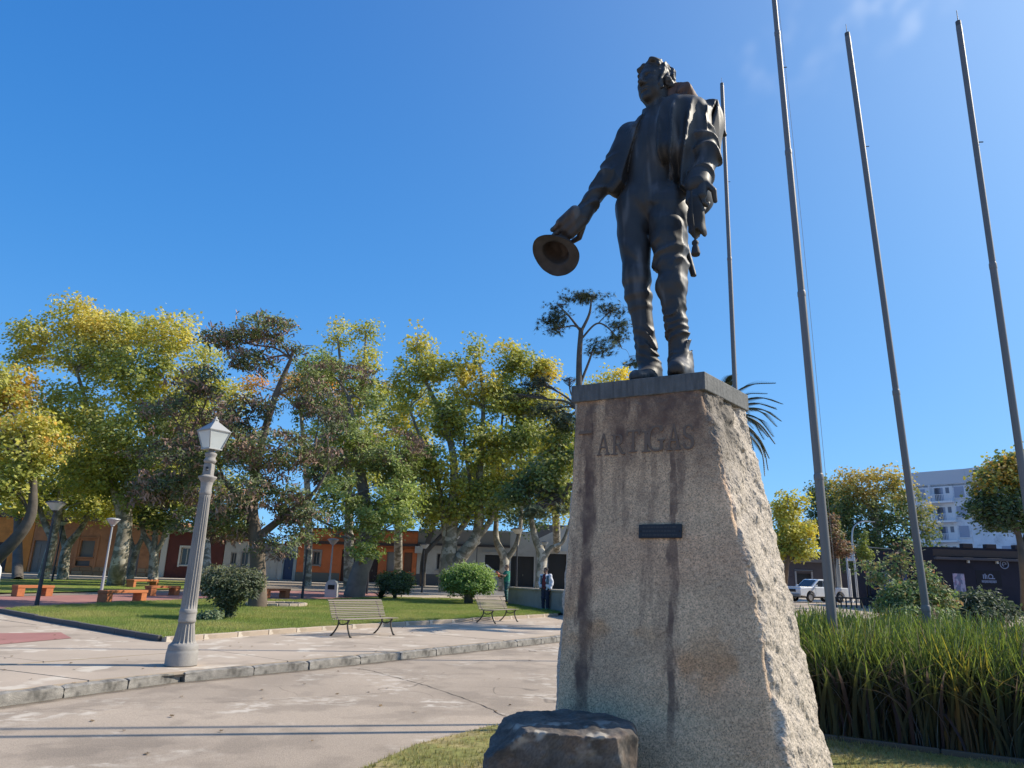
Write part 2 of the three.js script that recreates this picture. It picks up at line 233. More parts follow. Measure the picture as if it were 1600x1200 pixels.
struct('park_ground', sheet([[-17.122, 0.219, -23.238], [-14.925, 0.297, -29.731], [-6.667, 0.432, -41.033], [-7.435, 0.631, -57.621], [-26.856, 0.84, -67.852], [-39.221, 0.571, -52.562]].map(p => [p[0], p[2]]), .185), std(.24, .19, .14, 1));
struct('far_road', sheet([[-70, -50], [16, -48], [16, -61.5], [-70, -61.5]], .16), M.asphalt);
struct('far_pavement', slab([[-75, -61.5], [14, -61.5], [14, -66], [-75, -66]], .3, .2), M.pave);
{ // low concrete edging round the lawn, in lengths
  const ed = thing('lawn_edging', 'low pale concrete edging strip round the front of the lawn', 'edging'); ed.userData.kind = 'structure';
  const R = rng(12), em = M.walk;
  const run = (a, b, hgt, m, n) => { for (let i = 0; i < n; i++) { const x0 = mix(a[0], b[0], i / n), z0 = mix(a[2], b[2], i / n), x1 = mix(a[0], b[0], (i + 1) / n), z1 = mix(a[2], b[2], (i + 1) / n), l = Math.hypot(x1 - x0, z1 - z0) - .015, zc = (z0 + z1) / 2; const o = part('edging_stone', rbox(l, .24, .14, .015), m, ed); o.position.set((x0 + x1) / 2, T(zc) + hgt - .12 + (R() - .5) * .012, zc); o.rotation.set(0, Math.atan2(-(z1 - z0), x1 - x0), 0); } };
  run(lc, l1, .255, em, 5); run(l1, l2, .255, em, 11); run(l0, [lc[0] - .1, 0, lc[2] - .1], .27, std(.10, .09, .085, .95), 10);
}
// grass patch round the monument
const patch = [[-1.259, 0, -6.483], [-0.834, 0, -7.699], [-0.136, 0, -8.711], [.9, -9.2], [2.6, -10.6], [9, -9.8], [11, -5], [6, -3], [1, -3.4]].map(p => p.length === 3 ? [p[0], p[2]] : p);
struct('grass_ground', sheet(patch, .012), new THREE.MeshStandardMaterial({ roughness: 1, map: tex(512, 512, (u, v, i, j) => { const y = smooth(.4, .65, tf(u, v, 6, 45, 5)), k = .5 + .9 * tf(u, v, 40, 15, 4) * (.6 + .7 * hs(i, j, 2)); return [mix(.20, .34, y) * k, mix(.20, .27, y) * k, mix(.05, .12, y) * k]; }, 0, 1 / 4) }));

// ================================================================ PEDESTAL
const TURN = -29.41 * Math.PI / 180, OX = 1.32, OZ = -6.14;
const pedestal = thing('stone_pedestal', 'tall rough hewn granite pedestal with carved lettering and small dark plaque', 'pedestal', [OX, 0, OZ], TURN);
const PC = {                                                     // plan corners [height, x, z] : front left, front right, back right, back left
  L: [[0, -.80, .70], [.68, -.74, .60], [1.63, -.71, .52], [2.4, -.675, .46], [3.10, -.655, .437]],
  R: [[0, 1.06, .90], [.5, 1.0, .80], [1.45, .86, .64], [2.12, .72, .54], [2.7, .57, .47], [3.10, .492, .44]],
  B: [[0, 1.22, -.55], [.28, 1.13, -.5], [1.29, .95, -.5], [2.44, .75, -.48], [3.10, .65, -.44]],
  D: [[0, -.72, -.8], [1.5, -.6, -.6], [3.10, -.49, -.43]] };
function pcorner(k, h) { const a = PC[k]; for (let i = 0; i < a.length - 1; i++) if (h <= a[i + 1][0] || i === a.length - 2) { const t = (h - a[i][0]) / (a[i + 1][0] - a[i][0]), s = t; return [mix(a[i][1], a[i + 1][1], s), mix(a[i][2], a[i + 1][2], s)]; } }
function pedPoint(t, h) {                                        // t in 0..4 round the plan, corners softened
  const cs = ['L', 'R', 'B', 'D'].map(k => pcorner(k, h)); let x = 0, z = 0, W = 0;
  for (let q = -4; q <= 4; q++) { let u = ((t + q * .018) % 4 + 4) % 4; const i = Math.floor(u), f = u - i, a = cs[i], b = cs[(i + 1) % 4]; x += mix(a[0], b[0], f); z += mix(a[1], b[1], f); W++; }
  return [x / W, z / W];
}
function buildPedestal() {
  const H = 3.10, nv = 400, ts = [];
  const seg = [[0, 1, 230], [1, 2, 230], [2, 3, 60], [3, 4, 70]]; for (const [a, b, n] of seg) for (let i = 0; i < n; i++) ts.push(mix(a, b, i / n)); ts.push(4);
  const nu = ts.length, P = new Float32Array(nu * (nv + 1) * 3), U = new Float32Array(nu * (nv + 1) * 2), I = [];
  for (let j = 0; j <= nv; j++) {
    const h = j / nv * H; let arc = 0, px = 0, pz = 0;
    for (let i = 0; i < nu; i++) {
      const t = ts[i], e = .004, [x, z] = pedPoint(t, h), a = pedPoint(t - e, h), b = pedPoint(t + e, h); let nx = (b[1] - a[1]), nz = -(b[0] - a[0]); const l = Math.hypot(nx, nz); nx /= -l; nz /= -l;
      const edge = .10 * fbm(h * 1.6, 3, 7, 4) ;                 // wandering edge between the dressed and the rough face
      const mL = 1 - smooth(.0, .10, t < 2 ? t : 4 - t > 0 ? 0 : 0), rough = t < 2 ? smooth(.965 + edge * .5, 1.02 + edge * .5, t) : t > 3.9 ? smooth(4.0, 3.93, t) : 1;
      const w = [x + fbm(x * 2, h * 2, z * 2, 2) * .2, h * .8, z];
      const big = .075 * fbm(w[0] * 2.2 + 5, w[1] * 2.0, w[2] * 2.2, 3), led = Math.abs(fbm(w[0] * 2.3, w[1] * 2.4 + 9, w[2] * 2.3 + 4, 3)), chip = Math.abs(fbm(x * 8 + 2, h * 7, z * 8, 3));
      let d = rough * (big * .75 + .028 * smooth(.02, .2, led) - .016 + .02 * chip * smooth(-.1, .25, fbm(x * 1.5, h * 1.3 + 6, z * 1.5, 2)) + .017 * fbm(x * 16, h * 13, z * 16, 3) + .012 * fbm(x * 42, h * 42, z * 42, 2));
      d += (1 - rough) * (.014 * fbm(x * 1.4, h * 1.2, z, 2) + .0035 * fbm(x * 24, h * 24, z * 24, 2));
      const topE = smooth(2.93, 3.10, h); d -= topE * (.004 + .03 * Math.abs(fbm(x * 5, h * 9, z * 5, 3)));
      const k = j * nu + i; P[k * 3] = x + nx * d; P[k * 3 + 1] = h + topE * .008 * fbm(x * 6, 0, z * 6, 2); P[k * 3 + 2] = z + nz * d;
      if (i) arc += Math.hypot(x - px, z - pz); px = x; pz = z;
      const x0 = pedPoint(0, h)[0]; U[k * 2] = (x0 + 1 + arc) / 7; U[k * 2 + 1] = h / 3.2;
    }
  }
  for (let j = 0; j < nv; j++) for (let i = 0; i < nu - 1; i++) { const a = j * nu + i, b = a + nu; I.push(a, a + 1, b, b, a + 1, b + 1); }
  const g = new THREE.BufferGeometry(); g.setAttribute('position', new THREE.BufferAttribute(P, 3)); g.setAttribute('uv', new THREE.BufferAttribute(U, 2)); g.setIndex(I); g.computeVertexNormals();
  return g;
}
{
  const W = 2048, H = 1024;
  const stain = (x, y) => {                                      // weathering of the dressed face: run-off streaks from the cap, rust bloom below
    if (x > 1.05) return [0, 0];
    const streak = (c, w, y0, y1, s, jag = .02) => { const wob = c + jag * 2.6 * (tf(.3, y / 3.2, 12, s, 4) - .5), e = smooth(w * 1.15, w * .25, Math.abs(x - wob) * (1 + .5 * (tf(.7, y / 3.2, 20, s + 6, 3) - .5)) + .10 * (tf(x / 2 + .5, y / 9, 60, s + 3, 4) - .5)); return e * smooth(y1 - .12, y1 + .25, y) * smooth(y0 + .15, y0 - .05, y); };
    const n = tf(x / 2.2 + .5, y / 3.2, 30, 200, 4), nb = tf(x / 2.2 + .5, y / 12, 9, 220, 4);
    let d = 0;
    d = Math.max(d, streak(-.485, .085, 3.2, .55, 1) * .85, streak(-.50, .05, 3.2, 1.2, 2) * .3 + streak(-.43, .03, 2.6, 1.0, 21) * .25);
    d = Math.max(d, streak(.235, .045, 3.2, .5, 3) * .75, streak(.20, .11, 1.75, 1.0, 4) * .3, streak(.30, .05, 3.1, 2.15, 5) * .62, streak(-.02, .035, 3, 2.1, 6) * .42, streak(.08, .03, 2.8, 2.1, 7) * .4, streak(-.56, .03, 2.9, 1.7, 8) * .4);
    d = Math.max(d, smooth(2.45, 2.9, y + .4 * (nb - .5)) * (.55 + .45 * nb) * (1 - .75 * streak(-.40, .05, 3.2, 2.72, 9) - .6 * streak(-.1, .06, 3.0, 2.75, 10)));
    d = Math.max(d, smooth(.25, .55, x + .4 * (nb - .5)) * smooth(2.1, 2.8, y) * .62 * smooth(.95, .5, x - (3.1 - y) * .2));
    d = Math.max(d, .55 * smooth(.52, .78, tf(x / 2.6 + .5, y / 22, 26, 260, 4)) * smooth(.2, 1.4, y) * smooth(.7, -.2, x)); d = Math.max(d, .14 * smooth(.5, .72, tf(x / 3 + .5, y / 3.2, 7, 280, 5))); d *= .55 + .9 * n;
    const rust = Math.exp(-(((y - 1.18 + .14 * Math.sin(x * 4)) / .2) ** 2)) * smooth(.4, .62, tf(x / 3 + .5, y / 3.2, 9, 240, 4)) * .8 + .25 * smooth(2.0, 2.7, y);
    return [clamp(d), rust];
  };
  const map = tex(W, H, (u, v, i, j) => {
    const x = u * 7 - 1, y = v * 3.2, a = tf(u, v, 20, 7, 5), b = tf(u, v, 7, 11, 4), g = hs(i, j, 1), g2 = hs(i >> 1, j >> 1, 2);
    let k = (.80 + .40 * a) * mix(.74, 1.18, g * .6 + g2 * .4), c = [.68 * k, .465 * k, .282 * k];
    const g4 = tv(u, v * 3.2 / 7, 1250, 9) * .65 + tv(u, v * 3.2 / 7, 620, 19) * .35; k = mix(.74, 1.24, smooth(.2, .8, g4)); c = c.map(q => q * k); if (g2 > .88) c = c.map(q => q * .5);
    const pink = smooth(.45, .7, b); c = [c[0] * (1 + .06 * pink), c[1] * (1 - .02 * pink), c[2] * (1 - .05 * pink)];
    const [d, r] = stain(x, y); c = [mix(c[0], .135, d), mix(c[1], .082, d), mix(c[2], .06, d)]; c = [c[0] * (1 - .12 * r), c[1] * (1 - .3 * r), c[2] * (1 - .46 * r)];
    const xr = pcorner('R', Math.min(y, 3.1))[0] - .06; if (x > xr) { const m = smooth(xr, xr + .1, x), w = 1 + .12 * smooth(.5, .7, tf(u, v, 13, 71, 4)), e = (c[0] + c[1] + c[2]) / 3; c = [mix(c[0], e * .98, m), mix(c[1], e * .83, m), mix(c[2], e * .66, m)].map(q => q * w); }
    const low = smooth(.35, 0, y) * .12; return c.map(q => q * (1 - low));
  });
  const bump = tex(W, H, (u, v, i, j) => .55 * hs(i, j, 1) * .6 + .4 * hs(i >> 1, j >> 1, 2) + .4 * tf(u, v, 60, 5, 3) - .15, 1);
  part('stone_block', buildPedestal(), new THREE.MeshStandardMaterial({ map, bumpMap: bump, bumpScale: .0045, roughness: .93 }), pedestal);
  // capping slab, a sheared quadrilateral of dark stone
  const capPoly = [[-.664, .447], [.503, .447], [.66, -.448], [-.507, -.448]], cs = new THREE.Shape(capPoly.map(p => new THREE.Vector2(p[0], -p[1])));
  const cg = new THREE.ExtrudeGeometry(cs, { depth: .135, bevelEnabled: true, bevelSize: .008, bevelThickness: .008, bevelOffset: -.008, bevelSegments: 2 }); cg.rotateX(-Math.PI / 2); cg.translate(0, 3.107, 0);
  const capM = new THREE.MeshStandardMaterial({ roughness: .8, map: tex(512, 256, (u, v, i, j) => { const st = tf(u, v * .12, 40, 5, 3), a = tf(u, v, 10, 6, 4), k = (.55 + .9 * st * (.5 + a)) * (.9 + .2 * hs(i, j, 3)); return [.105 * k, .105 * k, .10 * k]; }, 0, 1), bumpMap: tex(256, 256, (u, v, i, j) => tf(u, v, 20, 4, 4), 1, 2), bumpScale: .004 });
  part('cap_slab', cg, capM, pedestal);
  // plaque and inscription on the sloping front face
  const face = (x, y) => { const l = pcorner('L', y), r = pcorner('R', y), t = clamp((x - l[0]) / (r[0] - l[0])); return mix(l[1], r[1], t); };
  const seat = (o, x, y) => { const z = face(x, y), dz = (face(x, y + .1) - face(x, y - .1)) / .2, dx = (face(x + .1, y) - face(x - .1, y)) / .2; o.position.set(x, y, z); o.rotation.set(Math.atan2(dz, 1) * 1, -Math.atan2(dx, 1), 0, 'YXZ'); };
  const pq = part('plaque', [rbox(.345, .105, .02, .004), ...[-.155, .155].map(x => new THREE.SphereGeometry(.007, 8, 6).translate(x, 0, .011))], std(.035, .032, .033, .5, { metalness: .4 }), pedestal);
  pq.userData.label = 'small dark oblong metal plaque'; seat(pq, .135, 1.985); pq.position.z += .012;
  const R = rng(77), lines = []; for (let r = 0; r < 3; r++) { let x = -.14; while (x < .125) { const w = .008 + R() * .022; lines.push(box(w, .012, .003, x + w / 2, .03 - r * .03, .0112)); x += w + .006; } }
  const pl = part('plaque_text', lines, std(.07, .06, .055, .5, { metalness: .4 }), pq);
  const font = await new FontLoader().loadAsync('fonts/droid/droid_serif_regular.typeface.json');
  const lm = std(.175, .12, .085, .95); const ins = [['A', [-0.36, -0.638, 0.46], 1.06], ['R', [-0.23, -0.64, 0.46], .98], ['T', [-0.098, -0.626, 0.46], 1.04], ['I', [0.011, -0.633, 0.46], 1.0], ['G', [0.096, -0.632, 0.46], 1.18], ['A', [0.243, -0.631, 0.46], 1.22], ['S', [0.361, -0.633, 0.46], 1.12]];
  for (const [ch, p, s] of ins) {
    const g = new TextGeometry(ch, { font, size: .178 * s, depth: .012, curveSegments: 6, bevelEnabled: false }); g.computeBoundingBox(); const bb = g.boundingBox, w = bb.max.x - bb.min.x;
    g.translate(-(bb.min.x + w / 2), -bb.min.y, 0); g.scale(Math.min(1, (ch === 'S' ? .09 : ch === 'G' ? .15 : .118) / w) * (ch === 'I' ? 1.0 : 1), 1, 1);
    const o = part('letter', g, lm, pedestal); seat(o, p[0], p[1] + 3.25); o.position.z -= .003;
  }
  const br = part('letter_bar', box(.12, .02, .014), lm, pedestal); const bp = [-0.528, -0.43, 0.46]; seat(br, bp[0], bp[1] + 3.25); br.position.z += .004;
}
// rough boulder in front of the pedestal, in the pedestal's shade
{
  const sd = (x, y, z) => {
    let d = bx3(x, y, z, [0, .30, 0], [.50, .34, .36], .06); const w = .12 * fbm(x * 2.2, y * 2.2, z * 2.2 + 3, 3);
    d = Math.max(d, (y - .735 + .05 * x - .05 * z - .03 * fbm(x * 4, 2, z * 4, 3)), (-x * .8 + z * .55 - .60), (x * .75 + z * .66 - .56), (x * .6 - z * .5 + y * .5 - .74), (-x * .55 + y * .8 + z * .3 - .80), z * .95 - y * .22 - .21, -x * .9 - z * .4 - .48);
    return d + w * .55 - .03 * Math.abs(fbm(x * 7, y * 7, z * 7, 3)) + .012 * fbm(x * 20, y * 20, z * 20, 2);
  };
  const g = nets(sd, [-.8, -.05, -.65], [.8, .95, .65], .011);
  tint(g, (x, y, z) => { const k = (.8 + .9 * fbm(x * 6, y * 6, z * 6, 3)) * (.75 + .5 * hs(x * 180, y * 180, (z * 180) | 0)), e = smooth(.10, .26, fbm(x * 5 + 4, y * 7, z * 5, 4)) * smooth(.5, .68, y) * smooth(.0, .2, z) * .8; const rb = smooth(0, .3, fbm(x * 5, y * 5 + 8, z * 5, 3)); return [mix((.125 + .035 * rb) * k, .40, e), mix((.108 + .012 * rb) * k, .36, e), mix(.092 * k, .30, e)]; });
  const o = part(numbered('boulder'), g, new THREE.MeshStandardMaterial({ vertexColors: true, roughness: .95 }), scene);
  o.position.set(.41, 0, -5.24); o.rotation.y = -.14; o.scale.set(.86, .98, .95); o.userData = { label: 'dark flat topped boulder lying against the foot of the pedestal', category: 'boulder' };
}

// ================================================================ STATUE  (origin: top of the pedestal, +z = the way it faces)
const statue = thing('bronze_statue', 'dark bronze statue of a standing man holding a hat on a granite pedestal', 'statue', [OX, 3.25, OZ], TURN);
{
  const wr = (x, y, z, f, a) => a * Math.sin(y * f + 3.2 * n3(x * 5, y * 3, z * 5) * 2 + x * 6) ;
  const headQ = (x, y, z) => {                                    // head frame: turned to the statue's right, tipped up
    const px = x - .035, py = y - 3.115, pz = z - .05, c = Math.cos(.42), s = Math.sin(.42); let hx = c * px + s * pz, hz = -s * px + c * pz; const e = .06; const hy = py * Math.cos(e) - hz * Math.sin(e); hz = py * Math.sin(e) + hz * Math.cos(e); return [hx, hy, hz];
  };
  const head = (X, Y, Z) => {
    const [x, y, z] = headQ(X, Y, Z), ax = Math.abs(x);
    let d = ell(x, y, z, [0, .075, -.03], [.150, .165, .185]);
    d = smin(d, ell(x, y, z, [0, -.05, .055], [.112, .165, .105]), .06);
    d = smin(d, ell(ax, y, z, [.07, -.11, .03], [.045, .075, .09]), .05);
    d = smin(d, ell(x, y, z, [0, -.19, .105], [.05, .04, .045]), .04);
    d = smin(d, cap(ax, y, z, [.015, .045, .148], [.085, .035, .115], .022, .02), .03);
    d = smax(d, -ell(ax, y, z, [.052, .005, .165], [.036, .022, .03]), .02); d = smin(d, ell(ax, y, z, [.05, .004, .128], [.026, .02, .022]), .008);
    d = smin(d, cap(x, y, z, [0, .035, .155], [0, -.065, .198], .017, .028), .022); d = smin(d, ell(ax, y, z, [.024, -.072, .168], [.018, .016, .022]), .012);
    d = smin(d, ell(x, y, z, [0, -.115, .148], [.05, .012, .024]), .012); d = smin(d, ell(x, y, z, [0, -.138, .143], [.042, .013, .024]), .012);
    d = smin(d, ell(ax, y, z, [.06, -.04, .11], [.04, .035, .04]), .04);
    d = smin(d, ell(ax, y, z, [.152, -.03, -.015], [.02, .055, .035]), .015);
    let h = ell(x, y, z, [0, .085, -.045], [.165, .182, .195]); h = Math.max(h, -(y - .05 + (z - .06) * -.95), z - .135 - .03 * Math.sin(x * 30));
    let sb = Math.min(ell(ax, y, z, [.148, .01, -.05], [.04, .10, .075]), cap(ax, y, z, [.135, .06, .03], [.125, -.10, .045], .035, .022)); let nk = ell(x, y, z, [0, -.04, -.12], [.145, .15, .10]); h = Math.min(h, sb, nk);
    h += .017 * Math.sin(x * 34 + 9 * n3(x * 9, y * 9, z * 9)) * Math.cos(z * 16 + y * 12) + .014 * n3(x * 26, y * 20, z * 26);
    const tu = Math.min(ell(x, y, z, [.06, .185, .07], [.08, .035, .09]), ell(x, y, z, [-.06, .18, .07], [.075, .037, .085])) + .008 * Math.sin(x * 60 + y * 30);
    d = smin(d, smin(h, tu, .03), .018);
    const nkk = cap(x, y, z, [0, -.14, -.05], [.02, -.46, -.09], .115, .125); return smin(d, nkk, .05);
  };
  const body = (x, y, z) => {
    // legs and boots
    let r = cap(x, y, z, [-.225, 1.86, 0], [-.185, 1.06, .06], .20, .132), r2 = cap(x, y, z, [-.185, 1.06, .06], [-.10, .22, .0], .128, .098);
    r = smin(r + wr(x, y, z, 9, .008), Math.min(r2, cap(x, y, z, [-.182, 1.10, .06], [-.178, .98, .06], .148, .144), cap(x, y, z, [-.172, .9, .05], [-.16, .80, .04], .142, .132)), .03);
    r += smooth(.66, .42, y) * smooth(.06, .16, y) * (.034 * Math.abs(Math.sin(y * 34 + x * 11 + 5 * n3(x * 6, y * 4, z * 6))) - .016) * (.35 + .9 * smooth(-.3, .35, n3(x * 7 + 2, y * 6, z * 7))) - smooth(.7, .3, y) * .018 * smooth(.1, .3, y);
    r += smooth(.75, .85, y) * smooth(1.15, 1.0, y) * .008 * Math.sin(y * 40);
    const fr = Math.max(smin(cap(x, y, z, [-.09, .1, -.08], [-.115, .055, .32], .105, .078), cap(x, y, z, [-.09, .2, 0], [-.10, .1, .1], .12, .1), .08), -y);
    r = smin(r, fr, .05);
    let l = cap(x, y, z, [.12, 1.8, 0], [.155, .93, .1], .212, .15), l2 = cap(x, y, z, [.155, .93, .1], [.212, .2, .06], .138, .095);
    l += wr(x, y, z, 8, .010) + smooth(.95, 1.05, y) * smooth(1.5, 1.2, y) * (.040 * Math.abs(Math.sin(y * 11 - x * 9 + 2.5 * n3(x * 4, y * 4, z * 4))) - .02);
    l = smin(l, l2 - .008 * smooth(.7, .5, y), .05);
    l += smooth(.78, .62, y) * smooth(.12, .2, y) * (.036 * Math.abs(Math.sin(y * 30 - x * 13 + 5 * n3(x * 5 + 3, y * 4, z * 5))) - .016) * (.35 + .9 * smooth(-.3, .35, n3(x * 7 + 5, y * 6, z * 7)));
    const fl = Math.max(smin(cap(x, y, z, [.2, .1, -.04], [.262, .065, .40], .115, .088), cap(x, y, z, [.2, .22, .05], [.23, .1, .2], .125, .1), .08), -y);
    l = smin(l, fl, .05) + .006 * n3(x * 16, y * 16, z * 16);
    let d = smin(r, l, .03);
    // torso in waistcoat
    let t = smin(ell(x, y, z, [-.065, 1.92, 0], [.285, .28, .205]), ell(x, y, z, [-.03, 2.25, .02], [.25, .34, .19]), .1);
    t = smin(t, ell(x, y, z, [.06, 2.5, 0], [.345, .34, .235]), .1); t += .010 * Math.abs(Math.sin(x * 9 + y * 7 * (x < -.05 ? 1 : -1) + 2 * n3(x * 3, y * 3, 1))) * smooth(2.2, 1.9, y) + .004 * Math.sin(x * 34 + 4 * n3(x * 3, y * 3, 1)) - Math.max(0, .012 - Math.abs(x + .02 - (y - 2.2) * .08)) * .5 * (z > 0 ? 1 : 0);
    d = smin(d, t, .06);
    // open jacket
    let j = smin(ell(x, y, z, [-.02, 2.28, .0], [.345, .48, .25]), ell(x, y, z, [.06, 2.5, -.01], [.39, .36, .26]), .1);
    j = smin(j, cap(x, y, z, [-.22, 2.6, .0], [-.33, 2.06, .10], .18, .135), .08); j = smin(j, cap(x, y, z, [-.2, 2.2, -.1], [-.2, 1.8, -.16], .2, .2), .1);
    j += .030 * Math.abs(Math.sin(x * 12 + z * 9 + y * 2 + 2.4 * n3(x * 3, y * 2, z * 3))) - .016; const ja = Math.abs(x + .03 - (y - 2.2) * .1);
    j = Math.max(j, (1.99 + .04 * Math.sin(x * 20) + (z < -.02 ? -.4 : 0)) - y, z > 0 ? (.07 + .13 * smooth(2.75, 2.1, y)) - ja : -1); j = Math.max(j, y - 2.83);
    d = Math.min(d, smax(j, -1, .01));
    // lapels and stand collar
    const lap = (a, b, c, w) => { const q = cap(x, y, z, a, b, w, w * .3); return Math.max(q, Math.abs(z - c - (y - 2.75) * -.35) - .03); };
    d = Math.min(d, tri(x, y, z, [-.15, 2.85, .14], [-.02, 2.83, .16], [-.07, 2.5, .24], .016), tri(x, y, z, [-.195, 2.785, .16], [-.10, 2.70, .22], [-.25, 2.54, .16], .016), tri(x, y, z, [-.10, 2.70, .22], [-.25, 2.54, .16], [-.07, 2.38, .25], .018));
    d = smin(d, Math.max(cap(x, y, z, [.03, 2.72, -.02], [.035, 2.93, -.03], .185, .16), y - 2.93 + Math.max(0, z) * .6), .02);
    // right arm reaching down to the hat
    let a = smin(cap(x, y, z, [-.25, 2.66, -.03], [-.43, 2.20, .12], .155, .118), cap(x, y, z, [-.43, 2.20, .12], [-.635, 1.72, .295], .118, .092), .04);
    a += (.030 * Math.abs(Math.sin((y * .8 - x * .5) * 26 + 3 * n3(x * 5, y * 5, z * 5))) - .016) * smooth(2.6, 2.2, y); a = smin(a, cap(x, y, z, [-.61, 1.78, .27], [-.64, 1.705, .30], .10, .105), .01);
    d = smin(d, a, .04);
    // left arm in a wide sleeve
    let b = smin(cap(x, y, z, [.39, 2.63, -.05], [.50, 2.2, .0], .165, .145), cap(x, y, z, [.50, 2.2, .0], [.448, 1.86, .14], .145, .118), .05);
    b += (.040 * Math.abs(Math.sin(y * 14 + x * 8 - z * 6 + 3 * n3(x * 4, y * 3, z * 4))) - .022) * smooth(2.68, 2.45, y); b = smin(b, cap(x, y, z, [.452, 1.93, .12], [.444, 1.85, .15], .125, .128), .01); d = smin(d, b, .03);
    // cloak over the left shoulder, in long hanging folds
    let k = smin(cap(x, y, z, [.20, 2.74, .02], [.20, 2.30, .14], .20, .165), cap(x, y, z, [.36, 2.72, -.04], [.33, 1.85, .09], .20, .10), .12);
    k += (.060 * Math.abs(Math.sin(x * 24 - y * 2.6 + 1.6 * n3(x * 3, y * 1.4, z * 3))) - .035) * smooth(2.9, 2.55, y) + .010 * n3(x * 12, y * 5, z * 12);
    k = Math.max(k, (2.10 - 1.05 * (x - .06)) - y, .045 + .02 * Math.sin(y * 9) - x, (y - 1.6) < 0 ? 1 : -1); d = smin(d, k, .02);
    // flat fold of the cloak thrown over the shoulder, with its hanging edge
    d = smin(d, Math.min(tri(x, y, z, [.14, 2.86, .08], [.60, 2.85, -.08], [.47, 2.45, .06], .02), tri(x, y, z, [.14, 2.86, .08], [.47, 2.45, .06], [.20, 2.42, .17], .02)) + .008 * Math.sin(x * 30 + y * 9), .03);
    // gathered neck of the cloak
    d = smin(d, cap(x, y, z, [.12, 2.83, .12], [.42, 2.74, .0], .065, .10) + .014 * Math.sin(x * 60 + y * 14), .03);
    return d + .017;
  };
  const hand = (base, dir, side, curl, s) => {                    // palm and five separate curling fingers
    const D = V(...dir).normalize(), Sd = V(...side).addScaledVector(D, -V(...side).dot(D)).normalize(), Nn = D.clone().cross(Sd), p0 = V(...base), seg = [];
    const at = (f, l, n) => { const q = p0.clone().addScaledVector(D, f * s).addScaledVector(Sd, l * s).addScaledVector(Nn, n * s); return [q.x, q.y, q.z]; };
    const palm = [[at(0, -.03, 0), at(.09, -.035, 0), .027 * s, .024 * s], [at(0, .0, 0), at(.095, 0, 0), .028 * s, .025 * s], [at(0, .03, 0), at(.09, .033, 0), .027 * s, .024 * s]];
    [[-.036, .062], [-.012, .076], [.012, .072], [.035, .056]].forEach(([l, n]) => { let f = .095, h = 0, ang = curl * .4; let a = at(f, l, h); [.45, .32, .26].forEach((q, i) => { f += n * q * 1.25 * Math.cos(ang); h += n * q * 1.25 * Math.sin(ang); const b = at(f, l * (1 + i * .05), h); seg.push([a, b, (.0135 - i * .0012) * s, (.0125 - i * .0015) * s]); a = b; ang += curl; }); });
    seg.push([at(.02, -.05, .006), at(.06, -.078, .03), .016 * s, .014 * s], [at(.06, -.078, .03), at(.10, -.07, .06), .014 * s, .011 * s]);
    return (x, y, z) => { let d = 9; for (const [a, b, u, v] of palm) d = smin(d, cap(x, y, z, a, b, u, v), .012 * s); let e = 9; for (const [a, b, u, v] of seg) e = Math.min(e, cap(x, y, z, a, b, u, v)); return smin(d, e, .006 * s); };
  };
  const rh = hand([-.645, 1.70, .345], [-.58, -.62, .22], [-.45, .45, .55], .85, 2.0), lh = hand([.442, 1.85, .155], [-.06, -1, .28], [-.9, 0, -.35], 1.15, 1.85);
  const hue = (x, y) => x < -.66 && y < 1.72 && y > 1.1;
  const shade = g => { const nn = g.attributes.normal; let vi = 0; return tint(g, (x, y, z) => { const up = smooth(.0, .8, nn.getY(vi++)); const a = fbm(x * 4, y * 3, z * 4, 4), st = smooth(.05, .35, fbm(x * 9, y * 1.4, z * 9, 3)), k = 1 + a * .9, w = .032 + .055 * st + .10 * up * (.4 + .6 * st); return hue(x, y) ? [w * k * 1.5, w * 1.1 * k, w * .9 * k] : [w * k, w * .96 * k, w * .95 * k]; }); };  // pale streaks are patina; up-facing bronze also lightened in colour, as if sunlit
  const bronze = new THREE.MeshStandardMaterial({ vertexColors: true, roughness: .54, metalness: .12 });
  const rust = new THREE.MeshStandardMaterial({ vertexColors: true, roughness: .7, metalness: .2 });
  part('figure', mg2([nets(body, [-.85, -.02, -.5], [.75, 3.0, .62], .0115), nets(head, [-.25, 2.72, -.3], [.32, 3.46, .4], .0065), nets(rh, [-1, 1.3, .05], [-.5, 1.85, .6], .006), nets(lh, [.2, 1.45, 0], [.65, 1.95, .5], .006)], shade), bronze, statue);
  function mg2(l, sh) { const gs = l.map(g => { sh(g); const q = g.toNonIndexed(); return q; }); return mergeGeometries(gs); }
  // hat held by its crown, hollow side down and forward
  const hat = lathe([[.001, .235], [.07, .232], [.125, .215], [.155, .17], [.165, .1], [.172, .03], [.185, .01], [.24, .0], [.275, -.012], [.29, -.03], [.292, -.045], [.278, -.032], [.24, -.02], [.18, -.012], [.158, .0], [.150, .1], [.138, .165], [.11, .2], [.06, .215], [.001, .218]], 56);
  { const p = hat.attributes.position; for (let i = 0; i < p.count; i++) { const x = p.getX(i), y = p.getY(i), z = p.getZ(i), r = Math.hypot(x, z); p.setXYZ(i, x * (1 + .04 * n3(y * 5, x * 4, z * 4)), y + (r > .2 ? .03 * Math.cos(2 * Math.atan2(z, x) + .6) * (r - .18) / .1 : 0) - (y > .15 ? .05 * Math.exp(-((x / .06) ** 2)) : 0) + .006 * n3(x * 12, y * 12, z * 12), z); } hat.computeVertexNormals(); }
  const hm = part('hat', tint(hat, (x, y, z) => { const k = 1 + fbm(x * 8, y * 8, z * 8, 3); return y > .05 ? [.065 * k, .047 * k, .039 * k] : [.042 * k, .039 * k, .041 * k]; }), rust, statue);
